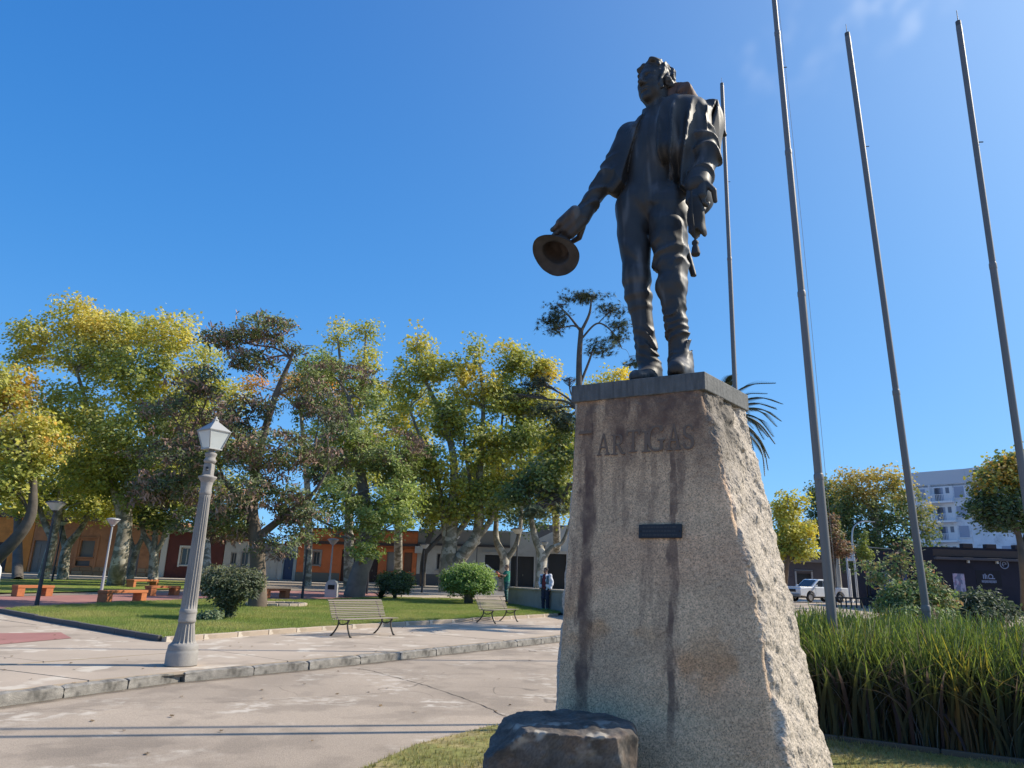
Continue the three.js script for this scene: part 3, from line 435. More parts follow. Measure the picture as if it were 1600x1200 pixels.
  hm.position.set(-.868, 1.355, .37); hm.scale.setScalar(.80); hm.quaternion.setFromUnitVectors(V(0, 1, 0), V(.08, .84, -.52).normalize()); hm.userData.label = 'wide brimmed hat held low by its crown';
  // rolled blanket and folded cloth on the left shoulder
  part('rolled_blanket', tint(nets((x, y, z) => { let d = Math.max(cap(x, y, z, [.265, 2.955, .07], [.33, 2.92, -.5], .125, .12), z - .06 - (x - .27) * .2); d += .012 * Math.sin(Math.atan2(y - 2.925, x - .265) * 3 + 26 * Math.hypot(y - 2.925, x - .265)) + .008 * n3(x * 14, y * 14, z * 14); return d; }, [.08, 2.75, -.68], [.5, 3.16, .25], .010), (x, y, z) => { const k = 1 + .8 * fbm(x * 9, y * 9, z * 9, 3); return [.12 * k, .075 * k, .06 * k]; }), rust, statue);
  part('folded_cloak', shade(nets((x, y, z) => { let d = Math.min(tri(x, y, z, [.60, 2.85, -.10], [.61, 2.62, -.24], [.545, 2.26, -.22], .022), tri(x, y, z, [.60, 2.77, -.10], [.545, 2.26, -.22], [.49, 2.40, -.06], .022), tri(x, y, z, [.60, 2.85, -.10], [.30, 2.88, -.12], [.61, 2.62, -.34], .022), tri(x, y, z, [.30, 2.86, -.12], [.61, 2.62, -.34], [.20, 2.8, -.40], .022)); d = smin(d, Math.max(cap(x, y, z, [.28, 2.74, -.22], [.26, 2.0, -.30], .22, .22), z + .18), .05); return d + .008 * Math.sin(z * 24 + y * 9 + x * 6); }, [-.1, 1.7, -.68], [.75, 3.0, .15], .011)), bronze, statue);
  // bag with cord and tassel hanging from the fist, scabbard behind the leg
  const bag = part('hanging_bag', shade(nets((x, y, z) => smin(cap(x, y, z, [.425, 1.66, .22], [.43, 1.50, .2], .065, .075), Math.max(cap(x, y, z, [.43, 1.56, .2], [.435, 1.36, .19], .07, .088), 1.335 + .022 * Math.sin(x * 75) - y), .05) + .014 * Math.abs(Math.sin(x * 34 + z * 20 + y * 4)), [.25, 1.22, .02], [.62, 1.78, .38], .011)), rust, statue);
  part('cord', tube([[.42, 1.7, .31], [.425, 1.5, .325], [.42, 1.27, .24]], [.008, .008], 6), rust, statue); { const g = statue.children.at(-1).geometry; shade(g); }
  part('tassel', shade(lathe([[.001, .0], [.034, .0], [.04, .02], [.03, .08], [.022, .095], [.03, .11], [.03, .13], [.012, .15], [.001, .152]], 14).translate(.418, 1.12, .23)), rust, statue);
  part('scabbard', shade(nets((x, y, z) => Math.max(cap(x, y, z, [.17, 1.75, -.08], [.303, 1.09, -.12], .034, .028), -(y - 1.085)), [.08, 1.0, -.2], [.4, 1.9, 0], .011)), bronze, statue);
}

// ================================================================ STREET FURNITURE NEAR
// fluted lamp post with a square lantern, leaning in its base
{
  const b = [-5.026, 0.15, -11.952], lamp = thing('street_lamp', 'old pale grey fluted concrete lamp post with a square glass lantern', 'street lamp', [b[0], .15, b[2]]);
  const cm = new THREE.MeshStandardMaterial({ roughness: .9, map: tex(256, 512, (u, v, i, j) => { const k = (.72 + .5 * tf(u, v, 6, 4, 5)) * (.88 + .24 * hs(i, j, 4)); return [.29 * k, .27 * k, .245 * k]; }), bumpMap: tex(256, 256, (u, v, i, j) => hs(i, j, 8) * .5 + .5 * tf(u, v, 20, 2, 3), 1), bumpScale: .003 });
  part('base', lathe([[.001, 0], [.28, 0], [.282, .02], [.28, .19], [.272, .225], [.262, .23], [.268, .25], [.262, .30], [.235, .325], [.21, .335], [.001, .34]], 40), cm, lamp);
  const fl = (r, y0, y1, n, amp, seg) => { const P = [], U = [], I = [], S = n * 8; for (let j = 0; j <= seg; j++) for (let i = 0; i <= S; i++) { const t = j / seg, a = i / S * Math.PI * 2, e = smooth(0, .05, t) * smooth(1, .96, t), R = r(t) * (1 - amp * e * Math.pow(Math.abs(Math.cos(a * n / 2)), .7)); P.push(Math.cos(a) * R, mix(y0, y1, t), Math.sin(a) * R); U.push(i / S, mix(y0, y1, t) * .5); } for (let j = 0; j < seg; j++) for (let i = 0; i < S; i++) { const k = j * (S + 1) + i; I.push(k, k + S + 1, k + 1, k + 1, k + S + 1, k + S + 2); } const g = new THREE.BufferGeometry(); g.setAttribute('position', new THREE.Float32BufferAttribute(P, 3)); g.setAttribute('uv', new THREE.Float32BufferAttribute(U, 2)); g.setIndex(I); g.computeVertexNormals(); return g; };
  part('flared_foot', fl(t => mix(.225, .142, Math.pow(t, .55)), .33, .66, 18, .16, 16), cm, lamp);
  part('collar', lathe([[.13, .64], [.155, .645], [.158, .68], [.15, .69], [.152, .78], [.16, .785], [.16, .81], [.152, .82], [.15, .845], [.12, .85]], 36), cm, lamp);
  part('shaft', fl(t => mix(.147, .105, t), .84, 2.66, 18, .17, 24), cm, lamp);
  part('capital', [lathe([[.09, 2.64], [.112, 2.65], [.114, 2.69], [.106, 2.70], [.106, 2.80], [.112, 2.81], [.112, 2.84], [.12, 2.86], [.17, 2.92], [.175, 2.945], [.12, 2.955], [.11, 2.97], [.05, 2.98]], 36)], cm, lamp);
  part('neck', [rbox(.17, .20, .17, .02, 0, 3.06, 0), cyl(.03, .03, .01, 0, 3.05, .085, 10), lathe([[.05, 3.15], [.085, 3.16], [.115, 3.19], [.12, 3.215], [.10, 3.24], [.092, 3.27], [.11, 3.30], [.115, 3.325], [.10, 3.345], [.06, 3.35], [.055, 3.40], [.001, 3.40]], 28)], cm, lamp);
  part('switch_plate', box(.05, .06, .006, 0, 3.07, .0895), std(.02, .02, .02, .6), lamp);
  const lt = new THREE.Group(); lt.name = 'lantern'; lt.rotation.y = .95; lamp.add(lt);
  const metal = std(.36, .36, .35, .6, { metalness: .4 }), y0 = 3.40, y1 = 3.70, r0 = .105, r1 = .185;
  const bars = [box(.24, .02, .24, 0, y0 + .005, 0)]; for (const [sx, sz] of [[1, 1], [1, -1], [-1, -1], [-1, 1]]) bars.push(bar([sx * r0, y0, sz * r0], [sx * r1, y1, sz * r1], .011, .011, 6)); for (const [ax, s] of [[0, 1], [0, -1], [1, 1], [1, -1]]) bars.push(ax ? bar([s * r1, y1, -r1], [s * r1, y1, r1], .011, .011, 6) : bar([-r1, y1, s * r1], [r1, y1, s * r1], .011, .011, 6));
  part('lantern_frame', bars, metal, lt);
  const glass = new THREE.MeshPhysicalMaterial({ color: C(.82, .85, .82), roughness: .55, transmission: .45, thickness: 0 });
  for (let k = 0; k < 4; k++) { const g = new THREE.BufferGeometry(); const q = .93; g.setAttribute('position', new THREE.Float32BufferAttribute([-r0 * q, y0 + .015, r0 * .98, r0 * q, y0 + .015, r0 * .98, r1 * q, y1 - .01, r1 * .98, -r1 * q, y1 - .01, r1 * .98], 3)); g.setAttribute('uv', new THREE.Float32BufferAttribute([0, 0, 1, 0, 1, 1, 0, 1], 2)); g.setIndex([0, 1, 2, 0, 2, 3]); g.computeVertexNormals(); g.rotateY(k * Math.PI / 2); part('pane', g, glass, lt); }
  part('lamp_tube', cyl(.02, .02, .17, 0, y0 + .02, 0, 10), std(.8, .8, .78, .4), lt);
  const roof = new THREE.CylinderGeometry(.045, .285, .17, 4).rotateY(Math.PI / 4).translate(0, y1 + .095, 0).toNonIndexed(); roof.computeVertexNormals();
  part('lantern_roof', [roof, box(.40, .012, .40, 0, y1 + .012, 0)], metal, lt); part('finial', [box(.075, .03, .075, 0, y1 + .19, 0), lathe([[.05, 0], [.05, .012], [.02, .03], [.022, .05], [.001, .075]], 12).translate(0, y1 + .20, 0)], metal, lt);
  lamp.rotation.z = -.004; for (const c of lamp.children) if (c.name !== 'lantern') c.scale.set(.84, 1, .84);
}
// slatted park benches on cast iron legs
function makeBench(label, p, ang) {
  const o = thing('park_bench', label, 'bench', p, ang, 'slatted benches along the edge of the lawn'); o.scale.y = .92; const Lg = 1.75, slat = rbox(Lg, .029, .018, .006), wood = [std(.225, .185, .15, .85), std(.18, .148, .12, .85), std(.26, .22, .18, .85)];
  const prof = []; for (let i = 0; i < 7; i++) { const t = i / 6; prof.push([.44 - .006 * Math.sin(t * 3.14) + (t > .8 ? -.02 * (t - .8) * 5 : 0), .27 - t * .42, 1.57]); }   // seat: y, z, tilt
  for (let i = 0; i < 10; i++) { const t = i / 9; prof.push([.475 + t * .40, -.20 - .05 * Math.sin(t * 2.2) - .10 * t * t - .03 * t, .25 + t * .35]); }
  prof.push([.892, -.40, 1.0]);
  const R = rng(p[0] * 100 | 0); prof.forEach(([y, z, r], i) => { const m = part('slat', slat, wood[Math.floor(R() * 3)], o); m.position.set((R() - .5) * .01, y, z); m.rotation.x = r > 1.2 ? 1.57 : -r; });
  const iron = std(.075, .065, .05, .7, { metalness: .4 });
  for (const s of [-1, 1]) {
    const x = s * .70;
    part('leg', [tube([[x, .415, .24], [x, .33, .20], [x, .18, .235], [x, .04, .31], [x, .0, .35]], [.024, .02, .022, .028], 8), tube([[x, .415, -.12], [x, .30, -.13], [x, .15, -.22], [x, .03, -.34], [x, .0, -.38]], [.024, .02, .022, .028], 8), tube([[x, .36, .2], [x, .30, .06], [x, .31, -.06], [x, .36, -.12]], [.016, .016], 8), bar([x, .42, .26], [x, .425, -.18], .018)], iron, o);
    part('back_support', tube([[x, .42, -.16], [x, .50, -.225], [x, .66, -.285], [x, .8, -.36], [x, .88, -.42]], [.022, .018, .014], 8), iron, o);
  }
  return o;
}
{ const a = [-3.602, 0.15, -18.024], b = [-2.906, 0.15, -19.1], c = [-0.384, 0.198, -23.989], d = [0.368, 0.216, -25.466]; const mid = (p, q) => [(p[0] + q[0]) / 2 - .22, T((p[2] + q[2]) / 2) + .152, (p[2] + q[2]) / 2 - .10];
  makeBench('slatted park bench with iron legs, the nearer one, on the pavement before the open lawn', mid(a, b), Math.atan2(-(b[2] - a[2]), b[0] - a[0]) - .08);
  makeBench('slatted park bench with iron legs, the farther one, in front of the clipped round bush', mid(c, d), Math.atan2(-(d[2] - c[2]), d[0] - c[0]) - .08); }
// flagpoles: stepped steel tubes standing behind the hedge
function flagpole(label, px, pz, ht, r, steps, lean) {
  const o = thing('flagpole', label, 'flagpole', [px, 0, pz], 0, 'bare flagpoles beside the monument'), mt = new THREE.MeshStandardMaterial({ roughness: .55, metalness: .35, map: tex(64, 256, (u, v, i, j) => { const k = .75 + .5 * tf(u, v * .3, 8, 3 + (px * 7 | 0), 4); return [.19 * k, .175 * k, .165 * k]; }, 0, .5) });
  let y = 0, R = r; steps.push(ht); steps.forEach((s, i) => { part('pole_section', lathe([[R, y], [R, s - .05], [R * .97, s - .02], [R * .86, s]], 18), mt, o); if (i < steps.length - 1) part('joint_ring', lathe([[R * 1.0, s - .09], [R * 1.08, s - .08], [R * 1.08, s - .02], [R * .9, s]], 18), mt, o); y = s - .01; R *= .9; });
  part('truck', [cyl(R * 1.05, R * 1.05, .08, 0, ht - .02, 0, 12), cyl(.006, .004, .18, 0, ht + .06, 0, 6)], std(.08, .08, .08, .6), o);
  part('halyard_cleat', bar([R * .8, ht * .8, 0], [R + .06, ht * .8, .01], .008), std(.06, .06, .06, .6), o); if (label.startsWith('thick')) part('halyard', tube([[R + .012, ht - .06, .01], [R + .05, ht * .6, .02], [R * 1.5 + .03, 1.6, .02]], [.0028, .0028], 5, 20), std(.22, .21, .2, .8), o);
  o.rotation.z = -(lean || 0); return o;
}
{
  flagpole('bare flagpole rising directly behind the statue pedestal', 5.26, -16.5, 14.6, .056, [9.55], .011);
  flagpole('thick bare flagpole next to the yellow tree, reaching past the picture top', 4.06, -9.3, 11.6, .058, [3.04, 5.6, 7.85, 9.95], -.0096);
  flagpole('bare flagpole between the thick pole and the white apartment block', 5.64, -9.98, 10.5, .053, [1.42, 4.4], -.0204);
  flagpole('bare flagpole at the right edge before the green tree', 5.654, -7.9, 8.87, .039, [5.44], .0158); }
// ================================================================ FAR STREET FURNITURE
{
  const dark = std(.05, .05, .055, .5, { metalness: .5 }), pale = std(.42, .42, .42, .5, { metalness: .4 }), cup = new THREE.MeshPhysicalMaterial({ color: C(.7, .7, .66), roughness: .5, transmission: .35, thickness: 0 });
  const mk = (label, b, h, mat, head = 1) => {
    const o = thing('park_lamp', label, 'park lamp', b, 0, 'park lamps with funnel heads'); part('post', [cyl(.07, .06, 1.0, 0, 0, 0, 12), cyl(.05, .035, h - 1.3, 0, 1.0, 0, 12)], mat, o);
    part('bracket', lathe([[.035, h - .34], [.06, h - .32], [.10, h - .26], [.04, h - .24]], 14), mat, o); const s = head;
    part('lamp_shade', lathe([[.09 * s, h - .27], [.13 * s, h - .24], [.31 * s, h - .02], [.30 * s, h - .01], [.12 * s, h - .23]], 20), cup, o); part('lamp_lid', lathe([[.325 * s, h - .02], [.325 * s, h + .01], [.2 * s, h + .05], [.001, h + .07]], 20), mat, o); return o;
  };
  mk('tall black park lamp in front of the left orange stone bench', [-15.91, 0.267, -25.574], 3.46, dark); mk('thin pale park lamp left of the thick white plane trunk', [-17.863, 0.357, -33.094], 3.33, pale, .9);
  mk('dark park lamp half hidden behind plane trunks on the far left', [-29.836, 0.549, -49.091], 3.9, dark); mk('dark park lamp left of the orange house window', [-9.85, 0.395, -36.287], 3.1, dark);
  mk('thin pale park lamp beside the white concrete bin, head lost in leaves', [-9.891, 0.461, -41.736], 3.0, pale); mk('dark park lamp before the corner of the orange and white houses', [-5.541, 0.551, -49.278], 3.1, dark);
  mk('park lamp with bright shade above the clipped round bush', [-4.145, 0.713, -58.57], 4.0, pale); mk('dark park lamp between two forks of the thick plane tree', [-2.622, 0.734, -64.284], 3.9, dark);
  mk('park lamp with large funnel shade beside the man in green', [0.573, 0.513, -41.946], 3.85, dark, 1.15); mk('dark park lamp behind the man in the white jacket', [3.015, 0.718, -58.953], 3.8, dark);
  mk('dark park lamp behind the leaning grey trunk of the orange house', [-8.234, 0.492, -44.305], 2.9, dark);
}
// stone seats painted orange
function seat(label, l, r, y) { const a = l, b = r, o = thing('orange_bench', label, 'bench', [(a[0] + b[0]) / 2, T((a[2] + b[2]) / 2) + .2, (a[2] + b[2]) / 2], Math.atan2(-(b[2] - a[2]), b[0] - a[0]), 'orange concrete seats round the red path'), L = Math.hypot(a[0] - b[0], a[2] - b[2]), m = new THREE.MeshStandardMaterial({ roughness: .85, map: tex(64, 64, (u, v, i, j) => { const k = .8 + .4 * tf(u, v, 5, L * 10 | 0, 4); return [.40 * k, .135 * k, .05 * k]; }) }); part('seat', rbox(L, .11, .46, .015, 0, .385, 0), m, o); for (const s of [-1, 1]) part('support', rbox(.30, .33, .42, .015, s * (L / 2 - .17), .165, 0), m, o); return o; }
seat('orange concrete seat behind the tall black park lamp', [-20.036, 0.327, -30.554], [-19.336, 0.342, -31.867]); seat('low dark orange concrete seat in the shade beside the thin pale lamp', [-15.089, 0.296, -28.039], [-14.551, 0.321, -30.096]); seat('orange concrete seat left of the big fluted lamp post', [-16.416, 0.372, -34.299], [-15.691, 0.389, -35.76]); seat('orange concrete seat half hidden behind the dense bush', [-11.411, 0.381, -35.103], [-10.651, 0.398, -36.477]);
seat('shadowed orange concrete seat beneath the far plane trunks', [-21.621, 0.525, -42.943], [-21.701, 0.564, -46.207]);
{ const b = [-8.952, 0.424, -38.659], o = thing('concrete_bin', 'small white concrete litter bin with rounded top on the lawn', 'bin', b); const sh = new THREE.Shape(); sh.moveTo(-.3, 0); sh.lineTo(.3, 0); sh.lineTo(.3, .55); sh.absarc(0, .55, .3, 0, Math.PI); sh.lineTo(-.3, 0); const m = std(.5, .49, .46, .9); part('body', new THREE.ExtrudeGeometry(sh, { depth: .4, bevelEnabled: true, bevelSize: .02, bevelThickness: .02, bevelSegments: 2 }), m, o); part('opening', box(.34, .22, .02, 0, .5, .425), std(.03, .03, .03, 1), o); }
{ const b = [-21.999, 0.343, -31.943], o = thing('white_marker', 'white rounded concrete marker at the left picture edge', 'marker', b); part('post', lathe([[.001, 0], [.30, 0], [.30, .9], [.27, 1.1], [.16, 1.25], [.001, 1.3]], 20), std(.62, .62, .6, .8), o); part('foot', lathe([[.36, 0], [.36, .1], [.3, .12]], 20), std(.45, .45, .43, .9), o); }
// ring of stones with soil round a young planting
{ const b = [-8.784, 0.356, -28.849], o = thing('flower_ring', 'round planting bed edged with pale stones on the lawn', 'planter', b); part('soil', new THREE.CircleGeometry(1.0, 24).rotateX(-Math.PI / 2).translate(0, .05, 0), M.dirt, o); for (let i = 0; i < 18; i++) { const a = i / 18 * 6.283; const m = part('edge_stone', rbox(.36, .13, .14, .03), M.walk, o); m.position.set(Math.cos(a) * 1.06, .05, Math.sin(a) * 1.06); m.rotation.y = -a + 1.57; } }
// low grey retaining wall behind the man in the white jacket
{ const a = [0.161, 0.392, -36.018], b = [2.233, 0.323, -30.281], e = [b[0] + (b[0] - a[0]) * 1.2, 0, b[2] + (b[2] - a[2]) * 1.2], o = thing('retaining_wall', 'low grey concrete wall with pale coping behind the man in white', 'wall', [a[0], T(a[2]) + .2, a[2]], Math.atan2(-(e[2] - a[2]), e[0] - a[0])), L = Math.hypot(e[0] - a[0], e[2] - a[2]); part('wall', box(L, .86, .3, L / 2, .33, -.1), M.wallMap(.30, .265, .23, 5), o); for (let i = 0; i < 8; i++) part('coping_stone', rbox(L / 8 - .012, .07, .42, .012, L / 16 + i * L / 8, .795, -.1), M.walk, o); }
{ const b = [-2.157, 0.588, -48.186], o = thing('green_sack', 'small crumpled green sack lying in the shade behind the clipped bush', 'sack', b); part('sack', nets((x, y, z) => Math.max(ell(x, y, z, [.03 * y, .42, 0], [.24, .5, .2]) + .05 * n3(x * 5, y * 5, z * 5) + .02 * n3(x * 14, y * 9, z * 14), -y), [-.4, -.03, -.35], [.4, 1.1, .35], .03), std(.02, .16, .10, .6), o); part('tie', lathe([[.001, .9], [.05, .88], [.06, .95], [.02, .97]], 10), std(.02, .10, .07, .6), o); }
{ const b = [0.69, 0.396, -36.347], o = thing('tool_bag', 'black tool bag on the grass against the low grey wall', 'bag', b); part('bag', nets((x, y, z) => bx3(x, y, z, [0, .17, 0], [.22, .12, .10], .06) + .02 * n3(x * 8, y * 8, z * 8), [-.35, -.05, -.25], [.35, .42, .25], .025), std(.025, .025, .03, .7), o); part('handle', tube([[-.12, .32, 0], [-.08, .46, 0], [.08, .46, 0], [.12, .32, 0]], [.015, .015], 6), std(.02, .02, .02, .7), o); }

// ================================================================ HOUSES  (street front along z = -65)
const HZ = -65, HB = T(HZ) + .3;
function house(name, label, x0, x1, h, wm, o = {}) {
  const g = thing(name, label, o.cat || 'house', [0, HB, HZ]), D = o.depth || 9, ops = o.ops || [];
  const sh = new THREE.Shape(); sh.moveTo(x0, 0); sh.lineTo(x1, 0); if (o.peak) { sh.lineTo(x1, h); sh.lineTo((x0 + x1) / 2, h + o.peak); } else sh.lineTo(x1, h); sh.lineTo(x0, h); sh.lineTo(x0, 0);
  for (const q of ops) { const p = new THREE.Path(); p.moveTo(q[1], q[3]); p.lineTo(q[1], q[4]); p.lineTo(q[2], q[4]); p.lineTo(q[2], q[3]); p.lineTo(q[1], q[3]); sh.holes.push(p); }
  const fw = new THREE.ExtrudeGeometry(sh, { depth: .3, bevelEnabled: false }).translate(0, 0, -.3), th = h - .5;
  part('wall', [fw, box(.3, th, D - .3, x0 + .15, th / 2, -.3 - (D - .3) / 2), box(.3, th, D - .3, x1 - .15, th / 2, -.3 - (D - .3) / 2), box(x1 - x0 - .6, th, .3, (x0 + x1) / 2, th / 2, -D + .15)], wm, g);
  part('roof', box(x1 - x0 - .62, .15, D - .64, (x0 + x1) / 2, th - .2, -D / 2), std(.2, .17, .15, .95), g);
  for (const [kind, a, b, c, d, col, fr] of ops) {
    const w = b - a, hh = d - c, mx = (a + b) / 2, my = (c + d) / 2, m = std(...(col || [.05, .045, .045]), .7);
    if (kind === 'window') {
      const f = part('window', [box(w - .004, .07, .08, mx, c + .037, -.14), box(w - .004, .07, .08, mx, d - .037, -.14), box(.07, hh - .15, .08, a + .037, my, -.14), box(.07, hh - .15, .08, b - .037, my, -.14), box(.05, hh - .15, .06, mx, my, -.14)], std(...(fr || [.3, .28, .26]), .7), g); part('pane', box(w - .14, hh - .14, .012, mx, my, -.145), new THREE.MeshStandardMaterial({ color: C(...(col || [.04, .045, .05])), roughness: .12 }), f);
      part('sill', rbox(w + .24, .09, .2, .01, mx, c - .047, .06), std(...(fr || [.3, .28, .26]), .85), g);
      if (fr) part('surround', [box(.16, hh + .32, .05, a - .082, my, .026), box(.16, hh + .32, .05, b + .082, my, .026), box(w, .16, .05, mx, d + .082, .026)], std(...fr, .85), g);
    } else if (kind === 'shutter') { part('shutter', [box(w - .004, hh - .004, .03, mx, my, -.2), ...Array.from({ length: Math.round(hh / .12) }, (_, i) => box(w - .02, .05, .02, mx, c + .06 + i * .12, -.175))], m, g); part('sill', rbox(w + .3, .09, .16, .01, mx, c - .047, .06), wm, g); part('lintel', rbox(w + .5, .08, .12, .01, mx, d + .25, .05), wm, g); }
    else { const dr = part('door', [box(w - .004, hh - .004, .05, mx, my, -.2), ...[-1, 1].flatMap(s => [.28, .72].map(f => box(w * .34, hh * .34, .03, mx + s * w * .22, c + hh * f, -.165)))], m, g); part('handle', bar([mx + .06, c + 1.0, -.15], [mx + .06, c + 1.16, -.15], .02), std(.3, .28, .2, .4, { metalness: .8 }), dr); part('step', box(w + .2, .12, .5, mx, .06, .255), std(.3, .28, .26, .9), g); }
  }
  const tr = o.trim || [];
  for (const [nm, a, b, c, d, t, col] of tr) part(nm, rbox(b - a, d - c, t, .012, (a + b) / 2, (c + d) / 2, t / 2 + .003), std(...col, .9), g);
  return g;
}
const W = M.wallMap, hy = v => v - .3;
house('orange_house', 'bright orange low house at the far left with dark parapet', -48.375, -41.931, 5.6, W(.52, .20, .045, 1), { ops: [['door', -44.988, -43.821, .02, 2.6, [.03, .03, .035]]], trim: [['parapet_band', -48.375, -41.931, 4.75, 5.62, .09, [.085, .05, .05]]] });
const h1 = house('terracotta_house', 'long terracotta house with grey shutters and stone plinth behind plane trunks', -41.875, -30.518, 5.5, W(.36, .17, .085, 2), { ops: [['door', -41.709, -40.43, .02, 2.85, [.15, .155, .155]], ['shutter', -37.592, -36.367, 1.55, 2.95, [.15, .15, .14]], ['shutter', -37.926, -36.534, .78, 1.22, [.12, .12, .12]], ['door', -33.527, -32.301, .02, 2.75, [.17, .16, .155]]], trim: [['cornice', -41.875, -30.518, 4.62, 4.8, .2, [.13, .095, .08]], ['parapet_band', -41.875, -30.518, 4.8, 5.45, .06, [.15, .12, .10]], ['surround', -37.982, -37.759, .6, 3.4, .07, [.36, .17, .085]], ['surround', -36.2, -35.978, .6, 3.4, .07, [.36, .17, .085]]] });
{ const R = rng(5), ms = [std(.26, .17, .10, .95), std(.20, .13, .08, .95), std(.31, .22, .14, .95)]; for (const [a, b] of [[-40.318, -38.037], [-37.982, -33.583], [-32.246, -30.573]]) for (let r = 0; r < 2; r++) for (let x = a; x < b - .3;) { const w = Math.min(b - x, .6 + R() * .5); part('plinth_stone', rbox(w - .03, .33, .06, .015, x + w / 2, .18 + r * .36, .034, 1), ms[R() * 3 | 0], h1); x += w; } }
house('dark_red_house', 'dark red house with white framed window and white corner pilaster', -30.462, -24.939, 4.35, W(.115, .035, .03, 3), { ops: [['window', -28.677, -27.673, 1.1, 2.6, [.045, .05, .05], [.62, .6, .55]]], trim: [['pilaster', -30.406, -29.904, .02, 3.95, .12, [.55, .53, .48]], ['cornice', -30.462, -24.939, 3.95, 4.3, .25, [.55, .53, .48]]] });
house('white_cottage', 'low white cottage with red gable behind the dense bush', -24.883, -21.923, 3.3, W(.40, .39, .37, 4), { peak: 1.5, ops: [['window', -24.269, -23.766, 1.3, 2.3], ['window', -23.375, -22.705, 1.1, 2.4]], trim: [['gable_trim', -24.771, -22.035, 3.3, 3.75, .08, [.16, .045, .035]]] });
house('grey_garage', 'pale grey garage with wide doors left of the blue door', -21.923, -19.688, 3.2, W(.42, .42, .41, 6), { cat: 'garage', ops: [['door', -21.644, -20.023, .02, 2.2, [.42, .42, .41]], ['window', -21.364, -21.029, 2.35, 2.75], ['window', -20.75, -20.414, 2.35, 2.75]] });
house('blue_door_house', 'narrow bluish house with a dark blue door', -19.671, -18.458, 3.4, W(.26, .32, .36, 7), { ops: [['door', -19.576, -18.738, .02, 2.3, [.03, .06, .14]]], trim: [['gable_trim', -19.66, -18.486, 3.0, 3.4, .1, [.14, .045, .04]]] });
house('orange_red_house', 'orange red house with dark cornice, small grey window and dark doors', -18.43, -7.933, 4.6, W(.50, .145, .055, 8), { ops: [['window', -17.06, -16.445, 1.45, 2.6, [.03, .03, .03], [.26, .24, .23]], ['door', -14.542, -13.311, .02, 2.85, [.05, .022, .018]], ['door', -12.415, -11.295, .02, 2.85, [.035, .02, .02]], ['shutter', -10.567, -9.278, 1.1, 2.75, [.24, .23, .22]], ['shutter', -9.054, -8.326, 1.1, 2.75, [.17, .09, .06]]], trim: [['cornice', -18.43, -7.933, 3.25, 3.5, .22, [.06, .045, .045]], ['plinth', -18.43, -14.598, .02, .8, .06, [.12, .13, .125]], ['plinth', -11.211, -7.933, .02, .8, .06, [.12, .13, .125]], ['coping', -18.43, -7.933, 4.5, 4.64, .15, [.10, .06, .05]]] });
const h5 = house('grey_white_house', 'long grey white house with stained parapet and dark garage openings', -7.905, 2.562, 4.85, W(.40, .385, .36, 9), { ops: [['window', -6.195, -5.466, 1.35, 2.75, [.02, .02, .025]], ['shutter', -1.931, -0.415, 1.45, 2.75, [.02, .02, .022]], ['door', 0.371, 2.394, .02, 2.7, [.022, .02, .02]]], trim: [['parapet_band', -7.905, 0.259, 3.62, 4.75, .05, [.21, .19, .165]], ['cornice', -7.905, 0.259, 3.4, 3.6, .25, [.055, .05, .05]], ['plinth', -7.905, -1.931, .02, .95, .05, [.09, .09, .095]]] });
part('air_conditioner', [rbox(.9, .6, .35, .03, -7.653, 3.0, .2), new THREE.CylinderGeometry(.22, .22, .02, 18).rotateX(1.57).translate(-7.653 + .12, 3.0, .385)], std(.42, .42, .40, .7), h5);
house('gabled_store', 'white gabled store with dark shutter door next to the pedestal', 2.618, 7.792, 4.2, W(.46, .45, .43, 10), { cat: 'store', peak: 1.3, ops: [['shutter', 3.63, 5.26, .02, 3.0, [.025, .024, .024]]], trim: [['pilaster', 3.236, 3.518, .02, 3.1, .1, [.4, .4, .39]]] });
house('brown_annex', 'dark brown parapet building rising behind the white store', 2.843, 9.48, 6.3, W(.14, .12, .10, 11), { cat: 'building', depth: 3, ops: [['window', 6.104, 6.779, 4.6, 5.6]] }).position.z = -76;
// ---- right side
{ const z = -74, a = [26.157, 2.606, -74][0], b = [32.126, 2.777, -74][0], y = v => v;
  const o = house('dark_garage_house', 'dark purplish low house with a framed garage door behind the white pickup', a, b, 4.2, W(.10, .085, .095, 14), { ops: [['shutter', [29.044, 2.689, -74][0], [30.456, 2.73, -74][0], .4, 2.2, [.04, .04, .045]]], trim: [['fascia', a, b, 3.3, 3.6, .3, [.22, .2, .21]], ['frame', [28.851, 2.684, -74][0], [29.012, 2.688, -74][0], .3, 2.4, .06, [.4, .38, .38]], ['frame', [30.488, 2.731, -74][0], [30.649, 2.735, -74][0], .3, 2.4, .06, [.4, .38, .38]], ['frame', [28.851, 2.684, -74][0], [30.649, 2.735, -74][0], 2.4, 2.55, .06, [.4, .38, .38]]] }); o.position.set(0, T(-74) + .1, z);
}
{ const o = house('brown_house', 'dark brown shaded house wall behind the young tree and curved street light', [34.8, 2.875, -80][0], [49.123, 3.286, -80][0], 5.2, W(.075, .06, .06, 17), { ops: [['shutter', [37.3, 2.947, -80][0], [38.689, 2.986, -80][0], .02, 2.6, [.03, .028, .03]], ['window', [44.39, 3.15, -80][0], [45.225, 3.174, -80][0], 1.2, 2.6]], trim: [['cornice', [34.8, 2.875, -80][0], [49.123, 3.286, -80][0], 4.3, 4.55, .2, [.06, .05, .05]]] }); o.position.set(0, T(-80) + .1, -80); }
